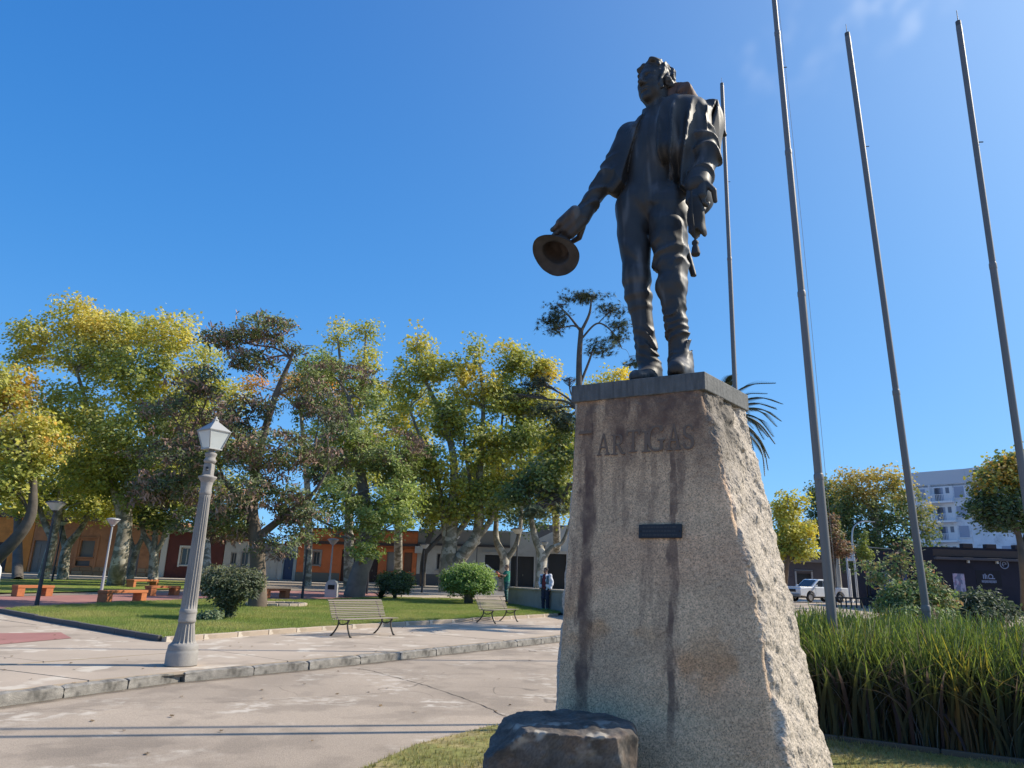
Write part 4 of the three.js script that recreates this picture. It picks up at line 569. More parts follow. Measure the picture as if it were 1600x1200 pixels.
{ // black painted shop with poster, wall lettering and a round emblem
  const z = -46, x0 = [26.725, 2.526, -46][0], x1 = [40.28, 2.914, -46][0], X = px => mix([24.223, 2.262, -46][0], [32.221, 2.491, -46][0], (px - 1400) / 200), o = thing('black_shop', 'black painted flat roofed shop with poster and white wall lettering', 'shop', [0, T(z) + .1, z]), wm = W(.020, .018, .030, 21);
  const H = 3.9; part('wall', [box(x1 - x0, H, .3, (x0 + x1) / 2, H / 2, -.15), box(.3, H, 10, x0 + .15, H / 2, -5.302), box(.3, H, 10, x1 - .15, H / 2, -5.302)], wm, o); part('roof', box(x1 - x0 - .61, .2, 10, (x0 + x1) / 2, H - .6, -5.303), std(.06, .055, .06, .95), o);
  part('parapet_band', box(x1 - x0, .42, .08, (x0 + x1) / 2, H - .35, .043), std(.06, .045, .04, .9), o); part('cornice', rbox(x1 - x0, .16, .25, .02, (x0 + x1) / 2, H - .70, .13), std(.075, .07, .08, .9), o);
  for (const px of [1518, 1555, 1600, 1645]) part('parapet_pier', rbox(.62, .26, .4, .02, X(px), H + .12, -.1), std(.035, .03, .035, .9), o);
  for (const px of [1515, 1560]) part('light_fixture', [box(.12, .18, .14, X(px), H - .85, .09)], std(.5, .48, .44, .6), o);
  const poster = part('poster', box(X(1507) - X(1489), 1.5, .02, (X(1489) + X(1507)) / 2, 1.55, .012), new THREE.MeshStandardMaterial({ roughness: .7, map: tex(64, 128, (u, v) => { const a = tf(u, v, 6, 44, 4), b = tf(u, v, 9, 48, 3), w = smooth(.5, .6, a); return [mix(.16, .40, w) + .1 * smooth(.6, .7, b), mix(.17, .36, w), mix(.26, .46, w)]; }) }), o); boxMap(poster.geometry); poster.userData.label = 'tall pale blotchy poster';
  const c = document.createElement('canvas'); c.width = 256; c.height = 160; const q = c.getContext('2d'); q.fillStyle = '#15141d'; q.fillRect(0, 0, 256, 160); q.fillStyle = '#8a92aa'; for (const [x, w, h] of [[70, 10, 44], [88, 12, 52], [106, 8, 40]]) q.fillRect(x, 84 - h, w, h); q.strokeStyle = '#8a92aa'; q.lineWidth = 9; q.beginPath(); q.arc(150, 60, 22, 2.6, 7.2); q.stroke(); q.fillRect(124, 74, 68, 10); for (let i = 0; i < 11; i++) q.fillRect(52 + i * 14, 104, 9, 16 + (i * 7 % 5)); q.fillRect(50, 98, 156, 4);
  const ct = new THREE.CanvasTexture(c); ct.colorSpace = THREE.SRGBColorSpace; const let_ = part('wall_lettering', box(1.55, .97, .012, X(1545), 2.05, .009), new THREE.MeshStandardMaterial({ map: ct, roughness: .8 }), o); boxMap(let_.geometry);
  part('round_emblem', [new THREE.TorusGeometry(.26, .035, 8, 28).translate(X(1572), 2.95, .02), new THREE.TorusGeometry(.12, .03, 8, 20, 4.4).translate(X(1572), 2.95, .02), box(.3, .03, .02, X(1572), 2.95, .02)], std(.20, .24, .34, .7), o);
  function boxMap(g) { const p = g.attributes.position, u = g.attributes.uv; g.computeBoundingBox(); const b = g.boundingBox; for (let i = 0; i < p.count; i++) u.setXY(i, (p.getX(i) - b.min.x) / (b.max.x - b.min.x), (p.getY(i) - b.min.y) / (b.max.y - b.min.y)); }
}
{ // white apartment block with corner front, balconies and blind windows
  const z = -115, A = [65.951, 14.005, -118], Bq = [71.472, 13.635, -112], Cq = [78.903, 12.433, -96]; const base = T(z), top = [72.402, 20.346, -112][1] - base, o = thing('apartment_block', 'white four storey apartment block with balconies seen behind the black shop', 'apartment block', [0, base, 0]), wm = W(.66, .68, .72, 31), wp = std(.50, .53, .58, .9), dk = std(.16, .18, .22, .5), gl = std(.30, .33, .42, .4), lt = std(.72, .73, .75, .9);
  const faceG = (p, q, fn) => { const L = Math.hypot(q[0] - p[0], q[2] - p[2]), g = new THREE.Group(); g.name = 'facade'; g.position.set(p[0], 0, p[2]); g.rotation.y = Math.atan2(-(q[2] - p[2]), q[0] - p[0]); o.add(g); fn(g, L); return g; };
  const fh = 3.05, roofBand = 2.2, H = top - roofBand;
  faceG(A, Bq, (g, L) => {
    part('wall', box(L, H, .4, L / 2, H / 2, -.2), wm, g); part('parapet', box(L + .3, roofBand, .5, L / 2 + .1, H + roofBand / 2 + .002, -.15), wp, g);
    for (let f = 0; f < 5; f++) { const y = H - fh * (f + 1) + .55; if (y < 0) break;
      const bx0 = L * .40, bx1 = L * .77; part('balcony_recess', box(bx1 - bx0, 2.35, .05, (bx0 + bx1) / 2, y + 1.0, .028), lt, g); part('window', [box(.95, 2.0, .06, bx0 + .9, y + .95, .062)], dk, g); part('window', box(.5, .9, .06, bx0 + 2.3, y + 1.5, .062), dk, g); part('window', box(1.1, 2.0, .06, bx1 - 1.9, y + .95, .062), gl, g);
      part('balcony', [box(bx1 - bx0 + .2, .28, 1.1, (bx0 + bx1) / 2, y - .35, .605), ...Array.from({ length: 14 }, (_, i) => box(.05, .95, .05, bx0 + .05 + i * (bx1 - bx0 - .1) / 13, y + .28, 1.1)), box(bx1 - bx0, .07, .07, (bx0 + bx1) / 2, y + .79, 1.1), box(.07, 3.05, 1.05, bx0 - .05, y + .9, .6)], lt, g);
      part('window', [box(1.35, 1.7, .06, L * .88, y + 1.15, .033)], gl, g); part('window', box(1.3, 1.6, .06, L * .2, y + 1.1, .033), gl, g); part('sill', box(1.6, .1, .2, L * .88, y + .22, .1), lt, g);
    } });
  faceG([Bq[0] + .02, 0, Bq[2] + .02], Cq, (g, L) => { part('wall', box(L, H, .4, L / 2, H / 2, -.21), wm, g); part('parapet', box(4, roofBand - .004, .5, 2.2, H + roofBand / 2, -.16), wp, g); for (let f = 0; f < 5; f++) { const y = H - fh * (f + 1) + .55; if (y < 0) break; part('window', box(2.2, .9, .06, L * .30, y + 1.4, .033), gl, g); part('window', box(1.0, .9, .06, L * .5, y + 1.4, .033), dk, g); part('window', box(2.2, .9, .06, L * .75, y + 1.4, .033), gl, g); } });
  const sh = new THREE.Shape([A, Bq, Cq, [Cq[0] + 5, 0, Cq[2] - 28], [A[0] + 8, 0, A[2] - 22]].map(p => new THREE.Vector2(p[0], -p[2]))); part('roof', new THREE.ExtrudeGeometry(sh, { depth: .3, bevelEnabled: false }).rotateX(-Math.PI / 2).translate(0, H - .35, 0), std(.4, .4, .4, .9), o);
}
// low black railing along the far street, lamps, poles, wires, boards
{ const a = [21.688, 0.697, -50], b = [25.976, 0.695, -50], g0 = T(-50) + .02, o = thing('low_railing', 'low black metal railing with short posts along the far street', 'railing', [a[0], g0, -50]), m = std(.02, .02, .022, .6), L = b[0] - a[0]; part('rail', [box(L, .10, .08, L / 2, .62, 0)], m, o); for (let i = 0; i < 13; i++) part('post', box(.07, .57, .07, .1 + i * (L - .2) / 12, .285, 0), m, o); }
function curvedLamp(label, b, h, dir, sign) { const o = thing('curved_street_lamp', label, 'street lamp', b, 0, 'curved arm street lights'), m = std(.5, .5, .5, .5, { metalness: .3 }); part('pole', tube([[0, 0, 0], [0, h * .5, 0], [0, h - 1.2, 0], [dir * .25, h - .4, 0], [dir * .9, h, 0], [dir * 1.5, h + .05, 0]], [.09, .075, .06, .045, .04], 10, 30), m, o); part('lamp_head', rbox(.55, .09, .2, .03, dir * 1.7, h + .02, 0), std(.3, .3, .3, .5), o); if (sign) { part('box_sign', rbox(.62, .62, .2, .03, -.3, h * .55, .02), std(.62, .62, .62, .7), o); } return o; }
curvedLamp('curved street light carrying a white box between the two nearer flagpoles', [...[28.378, 0.581, -60.063]], 6.4, 1, 1); curvedLamp('curved street light in front of the black shop', [...[36.216, 0.438, -52.325]], 4.9, 1.0, 0);
{ const mk = (n, l, c, b, h, r, m) => { const o = thing(n, l, c, b); part('post', cyl(r, r * .8, h, 0, 0, 0, 12), m, o); part('post_cap', lathe([[r * .95, h], [r * .95, h + .06], [.001, h + .1]], 12), m, o); part('post_foot', lathe([[r * 1.4, 0], [r * 1.4, .08], [r, .12]], 12), m, o); return o; };
  mk('utility_pole', 'stout beige concrete utility pole right of the thick flagpole', 'utility pole', [27.14, 0.585, -60.404], 4.0, .2, std(.36, .32, .26, .9)); mk('utility_pole', 'thin pale metal pole left of the curved street light', 'pole', [27.479, 0.574, -59.461], 4.1, .08, std(.45, .45, .46, .6)); mk('white_post', 'short white post left of the curved street light', 'post', [27.628, 0.575, -59.561], 2.5, .11, std(.66, .66, .66, .7));
  const A = [26.583, 5.215, -58], B = [27.249, 4.407, -52], o = thing('overhead_wires', 'pair of overhead wires crossing in front of the dark trees', 'wires', A); for (const dy of [0, -.45]) part('wire', tube([[0, dy, 0], [(B[0] - A[0]) / 2, (B[1] - A[1]) / 2 - .12 + dy, (B[2] - A[2]) / 2], [B[0] - A[0], B[1] - A[1] + dy, B[2] - A[2]]], [.025, .025], 5), std(.35, .33, .30, .7), o);
  const sg = (l, p, w) => { const g0 = T(-49), o = thing('blue_sign', l, 'sign', [p[0], g0, -49], 0, 'blue boards by the bushes'); part('board', rbox(w, 1.1, .05, .015, 0, p[1] - g0, 0), std(.015, .10, .42, .5), o); part('sign_frame', [box(w + .08, .05, .07, 0, p[1] - g0 + .575, 0), box(w + .08, .05, .07, 0, p[1] - g0 - .575, 0)], std(.35, .4, .5, .5), o); for (const s of [-1, 1]) part('post', cyl(.03, .03, p[1] - g0 + .5, s * w * .42, 0, -.06, 8), std(.3, .3, .3, .6), o); };
  sg('blue board left of the climbing bush', [25.3, 2.168, -49], .62); sg('blue board right of the climbing bush, partly covered', [26.299, 2.196, -49], .5); }
// white double cab pickup
{
  const b = [24.881, 0.495, -59.608], o = thing('pickup_truck', 'white double cab pickup truck parked beyond the hedge', 'pickup truck', b, Math.PI + .42), S = 1, W2 = .9;
  const paint = new THREE.MeshPhysicalMaterial({ color: C(.72, .74, .76), roughness: .35, clearcoat: .6 }), blk = std(.02, .02, .022, .6), glz = new THREE.MeshStandardMaterial({ color: C(.03, .04, .055), roughness: .08 });
  const ex = (pts, w, z0, bev = .05) => new THREE.ExtrudeGeometry(new THREE.Shape(pts.map(p => new THREE.Vector2(...p))), { depth: w - bev * 2, bevelEnabled: true, bevelSize: bev, bevelThickness: bev, bevelOffset: -bev, bevelSegments: 2 }).translate(0, 0, z0 + bev);
  const arch = (x, d) => { const a = []; for (let i = 0; i <= 10; i++) { const t = Math.PI * (1 - i / 10) * (d < 0 ? -1 : 1); a.push([x - Math.cos(Math.PI * i / 10) * .46 * 1, .42 + Math.sin(Math.PI * i / 10) * .44]); } return a; };
  const body = [[-2.62, .45], ...arch(-1.6, 1).map(p => p), ...arch(1.55, 1), [2.62, .5], [2.66, .95], [2.55, 1.08], [1.2, 1.16], [-2.66, 1.16]];
  part('body', [ex(body, 1.8, -.9), box(1.5, .02, 1.5, -1.85, .75, 0)], paint, o); part('bonnet', rbox(1.35, .1, 1.66, .04, 1.92, 1.12, 0), paint, o);
  part('cab', [ex([[-.98, 1.14], [1.3, 1.14], [.55, 1.72], [.35, 1.77], [-.7, 1.77], [-.9, 1.7]], 1.56, -.78, .06)], paint, o);
  for (const s of [-1, 1]) { part('side_window', [ex([[-.78, 1.2], [.02, 1.2], [.02, 1.66], [-.7, 1.66]], .03, s * .79 - .015, .005), ex([[.1, 1.2], [1.02, 1.2], [.48, 1.66], [.1, 1.66]], .03, s * .79 - .015, .005)], glz, o); part('door', [box(.012, .55, .01, .05, .88, s * .9), box(.012, .55, .01, -.85, .88, s * .9), box(.012, .5, .01, 1.0, .86, s * .9), box(.16, .03, .03, -.1, 1.02, s * .91), box(.16, .03, .03, -.78, 1.02, s * .91)], blk, o); part('mirror', rbox(.12, .16, .2, .03, 1.02, 1.24, s * .98), paint, o); part('tail_light', rbox(.06, .42, .14, .02, -2.65, .95, s * .82), std(.5, .02, .02, .3), o); part('headlight', rbox(.10, .18, .36, .03, 2.6, .92, s * .68), std(.7, .72, .74, .15), o); }
  const ws = new THREE.BufferGeometry(); ws.setAttribute('position', new THREE.Float32BufferAttribute([1.27, 1.2, -.66, 1.27, 1.2, .66, .60, 1.71, .60, .60, 1.71, -.60].map((v, i) => i % 3 === 0 ? v + .03 : v), 3)); ws.setAttribute('uv', new THREE.Float32BufferAttribute(8, 2)); ws.setAttribute('uv', new THREE.BufferAttribute(new Float32Array(8), 2)); ws.setIndex([0, 2, 1, 0, 3, 2]); ws.computeVertexNormals(); part('windscreen', ws, glz, o);
  part('bumper', [rbox(.16, .24, 1.78, .05, 2.66, .52, 0), rbox(.14, .2, 1.74, .05, -2.7, .52, 0)], std(.2, .2, .2, .5), o); part('grille', rbox(.06, .22, .9, .02, 2.66, .88, 0), blk, o); part('underbody', box(4.6, .3, 1.3, 0, .5, 0), blk, o);
  for (const x of [-1.6, 1.55]) for (const s of [-1, 1]) { const w = part('wheel', new THREE.TorusGeometry(.27, .115, 10, 26).translate(x, .385, s * .78), blk, o); part('rim', [new THREE.CylinderGeometry(.23, .23, .14, 20).rotateX(1.57).translate(x, .385, s * .80)], std(.45, .45, .46, .35, { metalness: .7 }), w); }
}

// ================================================================ PEOPLE
function person(label, pos, turn, sp) {                          // sp: joints and colours; every garment is meshed from its own field over the body
  const o = thing('person', label, 'person', pos, turn), cell = .016, lo = [-.75, -.01, -.6], hi = [.75, 1.9, .95], J = sp.j;
  const arm = (x, y, z, s, k) => smin(cap(x, y, z, J['sh' + s], J['el' + s], .055 + k, .043 + k), cap(x, y, z, J['el' + s], J['wr' + s], .042 + k, .03 + k), .03);
  const leg = (x, y, z, s, k) => smin(cap(x, y, z, J['hi' + s], J['kn' + s], .088 + k, .06 + k), cap(x, y, z, J['kn' + s], J['an' + s], .06 + k, .042 + k), .04);
  const torso = (x, y, z, k) => smin(ell(x, y, z, J.chest, [.185 + k, .22 + k, .12 + k]), ell(x, y, z, J.belly, [.165 + k, .24 + k, .12 + k]), .1);
  const headF = (x, y, z) => { const h = J.head, c = Math.cos(sp.yaw || 0), s = Math.sin(sp.yaw || 0), px = x - h[0], pz = z - h[2], X = c * px - s * pz, Z = s * px + c * pz, Y = y - h[1], a = Math.abs(X); let d = ell(X, Y, Z, [0, .03, -.01], [.076, .095, .095]); d = smin(d, ell(X, Y, Z, [0, -.035, .03], [.058, .085, .06]), .03); d = smin(d, cap(X, Y, Z, [0, .012, .088], [0, -.022, .108], .009, .014), .012); d = smax(d, -ell(a, Y, Z, [.03, .012, .098], [.016, .009, .012]), .01); d = smin(d, ell(X, Y, Z, [0, -.058, .085], [.024, .008, .012]), .006); d = smin(d, ell(a, Y, Z, [.078, 0, -.005], [.01, .03, .02]), .008); return smin(d, cap(x, y, z, [h[0], h[1] - .05, h[2] - .015], [J.chest[0], J.chest[1] + .19, J.chest[2] - .01], .048, .06), .03); };
  const handF = (x, y, z, s) => { const w = V(...J['wr' + s]), e = V(...J['el' + s]), D = (sp['hd' + s] ? V(...sp['hd' + s]) : w.clone().sub(e)).normalize(), Sd = V(0, 1, .3).cross(D).normalize(), N = D.clone().cross(Sd), at = (f, l, n) => { const q = w.clone().addScaledVector(D, f).addScaledVector(Sd, l).addScaledVector(N, n); return [q.x, q.y, q.z]; }; let d = smin(cap(x, y, z, at(0, -.015, 0), at(.08, -.022, 0), .018, .017), cap(x, y, z, at(0, .015, 0), at(.08, .022, 0), .018, .017), .03); [[-.034, .062], [-.011, .074], [.011, .07], [.033, .055]].forEach(([l, n]) => { d = Math.min(d, cap(x, y, z, at(.085, l, 0), at(.085 + n * .5, l, .012), .0095, .009), cap(x, y, z, at(.085 + n * .5, l, .012), at(.085 + n * .8, l, .045), .009, .008)); }); return Math.min(d, cap(x, y, z, at(.02, .035, 0), at(.075, .058, .03), .011, .009)); };
  const skin = (x, y, z) => { let d = headF(x, y, z); d = smin(d, torso(x, y, z, 0), .04); for (const s of 'LR') { d = smin(d, smin(arm(x, y, z, s, 0), handF(x, y, z, s), .01), .05); d = smin(d, leg(x, y, z, s, 0), .05); } return d; };
  const col = a => a; const mat = (c, r = .85) => std(...c, r);
  part('body', nets(skin, lo, hi, .011), mat(sp.skin, .6), o);
  part('hair', nets((x, y, z) => { const h = J.head, c = Math.cos(sp.yaw || 0), s = Math.sin(sp.yaw || 0), px = x - h[0], pz = z - h[2], X = c * px - s * pz, Z = s * px + c * pz, Y = y - h[1]; let d = Math.max(ell(X, Y, Z, [0, .045, -.018], [.09, .098, .105]), -(Y - .045 + (Z - .02) * -.9)); if (sp.tail) d = smin(d, cap(X, Y, Z, [0, .02, -.11], [0, -.30, -.17], .035, .022), .03); return d + .006 * n3(X * 40, Y * 40, Z * 40); }, [J.head[0] - .3, J.head[1] - .42, J.head[2] - .3], [J.head[0] + .3, J.head[1] + .2, J.head[2] + .3], .012), mat(sp.hair), o);
  part('trousers', nets((x, y, z) => { let d = smin(leg(x, y, z, 'L', .022), leg(x, y, z, 'R', .022), .03); d = smin(d, Math.max(torso(x, y, z, .014), y - J.belly[1] + .02), .05); return Math.max(d + .006 * Math.sin(y * 50 + x * 20), .07 - y); }, lo, hi, cell), mat(sp.pants), o);
  part('shirt', nets((x, y, z) => { let d = torso(x, y, z, .018); for (const s of 'LR') { const e = J['el' + s], h = J['sh' + s]; d = smin(d, sp.short ? Math.max(cap(x, y, z, h, e, .076, .07), (x - h[0]) * (e[0] - h[0]) + (y - h[1]) * (e[1] - h[1]) + (z - h[2]) * (e[2] - h[2]) - .045) : arm(x, y, z, s, .016), .05); } d = Math.max(d, J.belly[1] - .18 - y, y - J.chest[1] - .205); return d + .005 * Math.sin(y * 40 + x * 25 + z * 10); }, lo, hi, cell), mat(sp.shirt), o);
  part('shoes', nets((x, y, z) => { let d = 9; for (const s of 'LR') { const a = J['an' + s], t = sp.toe || [0, 1]; d = Math.min(d, smin(cap(x, y, z, [a[0] - t[0] * .05, .05, a[2] - t[1] * .05], [a[0] + t[0] * .16, .04, a[2] + t[1] * .16], .05, .04), cap(x, y, z, [a[0], .06, a[2]], [a[0], .11, a[2]], .055, .055), .03)); } return Math.max(d, -y); }, lo, hi, cell), mat(sp.shoe, .6), o);
  if (sp.jacket) part('jacket', nets((x, y, z) => { let d = torso(x, y, z, .045); for (const s of 'LR') d = smin(d, arm(x, y, z, s, .034), .05); d = Math.max(d, J.belly[1] - .2 - y, y - J.chest[1] - .21, (z > J.chest[2] ? .085 - .02 * Math.sin(y * 5) - Math.abs(x - sp.open) : -1)); return d + .008 * Math.sin(y * 34 + x * 22); }, lo, hi, cell), new THREE.MeshStandardMaterial({ vertexColors: true, roughness: .8 }), o);
  if (sp.jacket) { const g = o.children.at(-1).geometry; tint(g, sp.jacket); }
  return o;
}
{
  const p1 = [0.035, 0.496, -36.353];
  person('man in green shirt and trousers holding a chainsaw up to the bush', p1, -Math.PI / 2 + .35, { skin: [.34, .19, .13], hair: [.12, .07, .045], shirt: [.03, .22, .14], pants: [.03, .10, .10], shoe: [.05, .05, .05], short: true, tail: false, j: { head: [0, 1.63, .03], chest: [0, 1.27, 0], belly: [0, 1.02, .01], shL: [.19, 1.42, .0], elL: [.24, 1.22, .22], wrL: [.14, 1.30, .46], shR: [-.19, 1.42, .0], elR: [-.25, 1.19, .16], wrR: [-.13, 1.22, .36], hiL: [.09, .9, 0], knL: [.11, .5, .08], anL: [.12, .09, .02], hiR: [-.09, .9, 0], knR: [-.12, .5, -.02], anR: [-.14, .09, -.12] } });
  const o = thing('chainsaw', 'orange chainsaw held raised in the hands of the man in green', 'chainsaw', p1, -Math.PI / 2 + .35), og = std(.55, .10, .025, .5), bk = std(.03, .03, .03, .6);
  const saw = new THREE.Group(); saw.name = 'saw'; saw.position.set(0, 1.30, .50); saw.rotation.x = -.62; o.add(saw);
  part('engine', [rbox(.17, .17, .27, .04, 0, 0, 0), new THREE.CylinderGeometry(.07, .07, .19, 16).rotateZ(1.57).translate(0, -.01, -.03)], og, saw);
  part('handle', [tube([[-.11, -.06, .06], [-.12, .10, .07], [0, .17, .07], [.12, .1, .07], [.11, -.06, .06]], [.014, .014], 8), tube([[0, .05, -.11], [0, .06, -.22], [0, -.02, -.30], [0, -.08, -.22], [0, -.07, -.11]], [.018, .018], 8)], bk, saw);
  const sb = new THREE.Shape(); sb.moveTo(.12, -.045); sb.lineTo(.72, -.035); sb.absarc(.72, 0, .035, -Math.PI / 2, Math.PI / 2); sb.lineTo(.12, .045); const bg = new THREE.ExtrudeGeometry(sb, { depth: .012, bevelEnabled: false }).rotateY(-Math.PI / 2).translate(.006, 0, 0); part('guide_bar', bg, std(.55, .5, .45, .4, { metalness: .5 }), saw);
  part('chain', tube([[0, -.045, .12], [0, -.042, .70], [0, 0, .765], [0, .042, .70], [0, .05, .12]], [.008, .008], 5, 40), bk, saw); part('hand_guard', box(.2, .1, .015, 0, .13, .13), bk, saw);
  person('man in white jacket and dark red shirt standing by the low grey wall', [1.66, 0.369, -31.173], -.5, { skin: [.22, .12, .085], hair: [.015, .012, .012], shirt: [.14, .02, .025], pants: [.022, .024, .045], shoe: [.03, .16, .10], yaw: -.5, open: -.02, jacket: (x, y, z) => Math.abs(x) > .10 && Math.abs(x) < .20 && y > 1.05 && y < 1.4 && z > -.02 ? [.05, .10, .13] : [.55, .56, .60], j: { head: [0, 1.60, .02], chest: [0, 1.26, 0], belly: [0, 1.02, .02], shL: [.19, 1.40, .0], elL: [.27, 1.12, -.03], wrL: [.24, .90, .05], shR: [-.19, 1.40, .0], elR: [-.26, 1.13, -.02], wrR: [-.20, .94, .10], hiL: [.09, .9, 0], knL: [.10, .5, .03], anL: [.10, .09, .0], hiR: [-.09, .9, 0], knR: [-.10, .5, .02], anR: [-.11, .09, -.02] } });
}

// ================================================================ TREES AND PLANTS
const bark = (r, g, b, s, patch) => new THREE.MeshStandardMaterial({ roughness: .95, map: tex(128, 512, (u, v, i, j) => { const a = tf(u, v, 5, s, 4), p = smooth(.5, .56, tf(u, v, 7, s + 4, 4)), q = smooth(.54, .6, tf(u, v, 9, s + 8, 3)), k = (.6 + .8 * a) * (.9 + .2 * hs(i, j, s)); let c = [r * k, g * k, b * k]; if (patch) { c = [mix(c[0], .50, p * .75), mix(c[1], .46, p * .75), mix(c[2], .38, p * .75)]; c = c.map((w, n) => mix(w, [.12, .11, .075][n], q * .7)); } return c; }, 0, .5), bumpMap: tex(64, 256, (u, v, i, j) => tf(u, v, 8, s, 4), 1, .5), bumpScale: .02 });
const BK = { plane: bark(.26, .23, .18, 3, true), dark: bark(.10, .085, .07, 13), grey: bark(.20, .18, .16, 23), brown: bark(.13, .10, .075, 33) };
const flat = (pts, idx) => { const g = new THREE.BufferGeometry(); g.setAttribute('position', new THREE.Float32BufferAttribute(pts.flat(), 3)); g.setIndex(idx); g.computeVertexNormals(); g.setAttribute('uv', new THREE.BufferAttribute(new Float32Array(pts.length * 2), 2)); return g; };
const LEAF = {
  plane: flat([[0, 0, 0], [-.5, .05, .28], [-.26, .0, .42], [-.42, .07, .78], [-.14, .02, .68], [0, -.06, 1.05], [.14, .02, .68], [.42, .07, .78], [.26, .0, .42], [.5, .05, .28], [0, .0, .45]], [0, 10, 1, 1, 10, 2, 2, 10, 3, 3, 10, 4, 4, 10, 5, 5, 10, 6, 6, 10, 7, 7, 10, 8, 8, 10, 9, 9, 10, 0]),
  oval: flat([[0, 0, 0], [-.24, .06, .45], [0, -.04, 1], [.24, .06, .45], [0, -.02, .45]], [0, 4, 1, 1, 4, 2, 2, 4, 3, 3, 4, 0]),
  frond: (() => { const p = [], x = []; for (let i = 0; i < 6; i++) for (const s of [-1, 1]) { const z = .08 + i * .16, l = .38 * Math.sin(.5 + i / 6 * 2.3), y = -.25 * z * z, k = p.length; p.push([0, y, z - .03], [s * l, y - .1 * l - .02, z + .07], [s * l * .97, y - .1 * l - .02, z + .12], [0, y, z + .03]); s > 0 ? x.push(k, k + 2, k + 1, k, k + 3, k + 2) : x.push(k, k + 1, k + 2, k, k + 2, k + 3); } return flat(p, x); })(),
  tuft: (() => { const p = [], x = []; for (let i = 0; i < 9; i++) { const a = (i - 4) * .36, k = p.length, l = .75 + .3 * ((i * 7) % 4) / 4, c = Math.cos(a), s = Math.sin(a), y = .12 * ((i * 5) % 3 - 1); p.push([-.05 * c, 0, .05 * s], [s * l - .02 * c, y, c * l], [.05 * c, 0, -.05 * s]); x.push(k, k + 1, k + 2); } return flat(p, x); })(),
  pod: flat([[0, 0, 0], [-.12, -.25, .05], [-.10, -.8, .02], [0, -1, 0], [.10, -.8, -.02], [.12, -.25, -.05]], [0, 1, 2, 0, 2, 3, 0, 3, 4, 0, 4, 5]) };
const leafMat = new THREE.MeshPhysicalMaterial({ color: C(1, 1, 1), roughness: .9, transmission: .5, thickness: 0, side: THREE.DoubleSide });
const dryMat = new THREE.MeshStandardMaterial({ color: C(1, 1, 1), roughness: .9, side: THREE.DoubleSide });
const gauss = R => (R() + R() + R() - 1.5) * 1.15;
function foliage(blobs, o) {                                     // leaves gathered in sprays that fill the crown unevenly
  const R = rng(o.seed), W = blobs.map(b => Math.pow(b[3] * b[4] * (b[5] || b[3]), .72)), tot = W.reduce((a, b) => a + b), out = [], per = o.per || 16, N = Math.round(o.n / per), tips = [];
  const ob = blobs.reduce((s, b) => [s[0] + b[0], s[1] + b[1], s[2] + b[2]], [0, 0, 0]).map(v => v / blobs.length);
  for (let c = 0; c < N; c++) {
    let q = R() * tot, k = 0; while ((q -= W[k]) > 0 && k < W.length - 1) k++; const b = blobs[k], rz = b[5] || b[3];
    const th = R() * 6.2832, cy = R() * 2 - 1, s = Math.sqrt(1 - cy * cy), d = V(Math.cos(th) * s, cy, Math.sin(th) * s); const lump = 1 + .5 * fbm(d.x * 2 + b[0], d.y * 2 + b[1], d.z * 2 + b[2], 3) + .12 * gauss(R); const rr = Math.pow(mix(o.inner ?? .12, 1.05, R()), .45) * lump * (R() < .12 ? 1.18 : 1);
    const ctr = V(b[0] + d.x * b[3] * rr, b[1] + d.y * b[4] * rr, b[2] + d.z * rz * rr); if (n3(ctr.x * .55 + 9, ctr.y * .55, ctr.z * .55) < (o.gap ?? -.22) || (o.hole ?? 1) && n3(ctr.x * 1.5 + 3, ctr.y * 1.2, ctr.z * 1.5) < -.2) continue;
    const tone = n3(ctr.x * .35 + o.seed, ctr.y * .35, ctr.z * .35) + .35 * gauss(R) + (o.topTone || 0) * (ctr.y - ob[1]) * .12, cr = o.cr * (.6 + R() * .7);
    tips.push(ctr);
    for (let i = 0; i < per; i++) { const p = ctr.clone().add(V(gauss(R) * cr, gauss(R) * cr * (o.flat || .7), gauss(R) * cr)); const nrm = V(d.x * .5 + gauss(R) * .7, .55 + gauss(R) * .6, d.z * .5 + gauss(R) * .7).normalize(); if (o.droop) nrm.set(d.x * o.droop + gauss(R) * .4, 1 - o.droop * .5, d.z * o.droop + gauss(R) * .4).normalize(); out.push([p, nrm, R() * 6.28, o.size * (.65 + R() * .7), tone + .25 * gauss(R), d]); }
  }
  const im = new THREE.InstancedMesh(o.geo, o.mat || leafMat, out.length), m = new THREE.Matrix4(), q = new THREE.Quaternion(), q2 = new THREE.Quaternion(), up = V(0, 1, 0), col = new THREE.Color(), P = o.pal;
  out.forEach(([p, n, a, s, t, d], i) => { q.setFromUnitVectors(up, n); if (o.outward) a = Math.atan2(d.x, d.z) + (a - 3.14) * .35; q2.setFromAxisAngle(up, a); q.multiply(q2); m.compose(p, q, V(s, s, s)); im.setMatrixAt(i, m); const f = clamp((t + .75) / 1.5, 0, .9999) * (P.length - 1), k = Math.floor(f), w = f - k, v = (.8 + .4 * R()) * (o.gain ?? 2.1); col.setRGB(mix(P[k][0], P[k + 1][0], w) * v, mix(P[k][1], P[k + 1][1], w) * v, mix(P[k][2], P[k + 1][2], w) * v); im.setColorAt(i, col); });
  im.name = o.name || 'crown'; im.castShadow = im.receiveShadow = true; im.userData.kind = 'stuff'; return { mesh: im, tips };
}
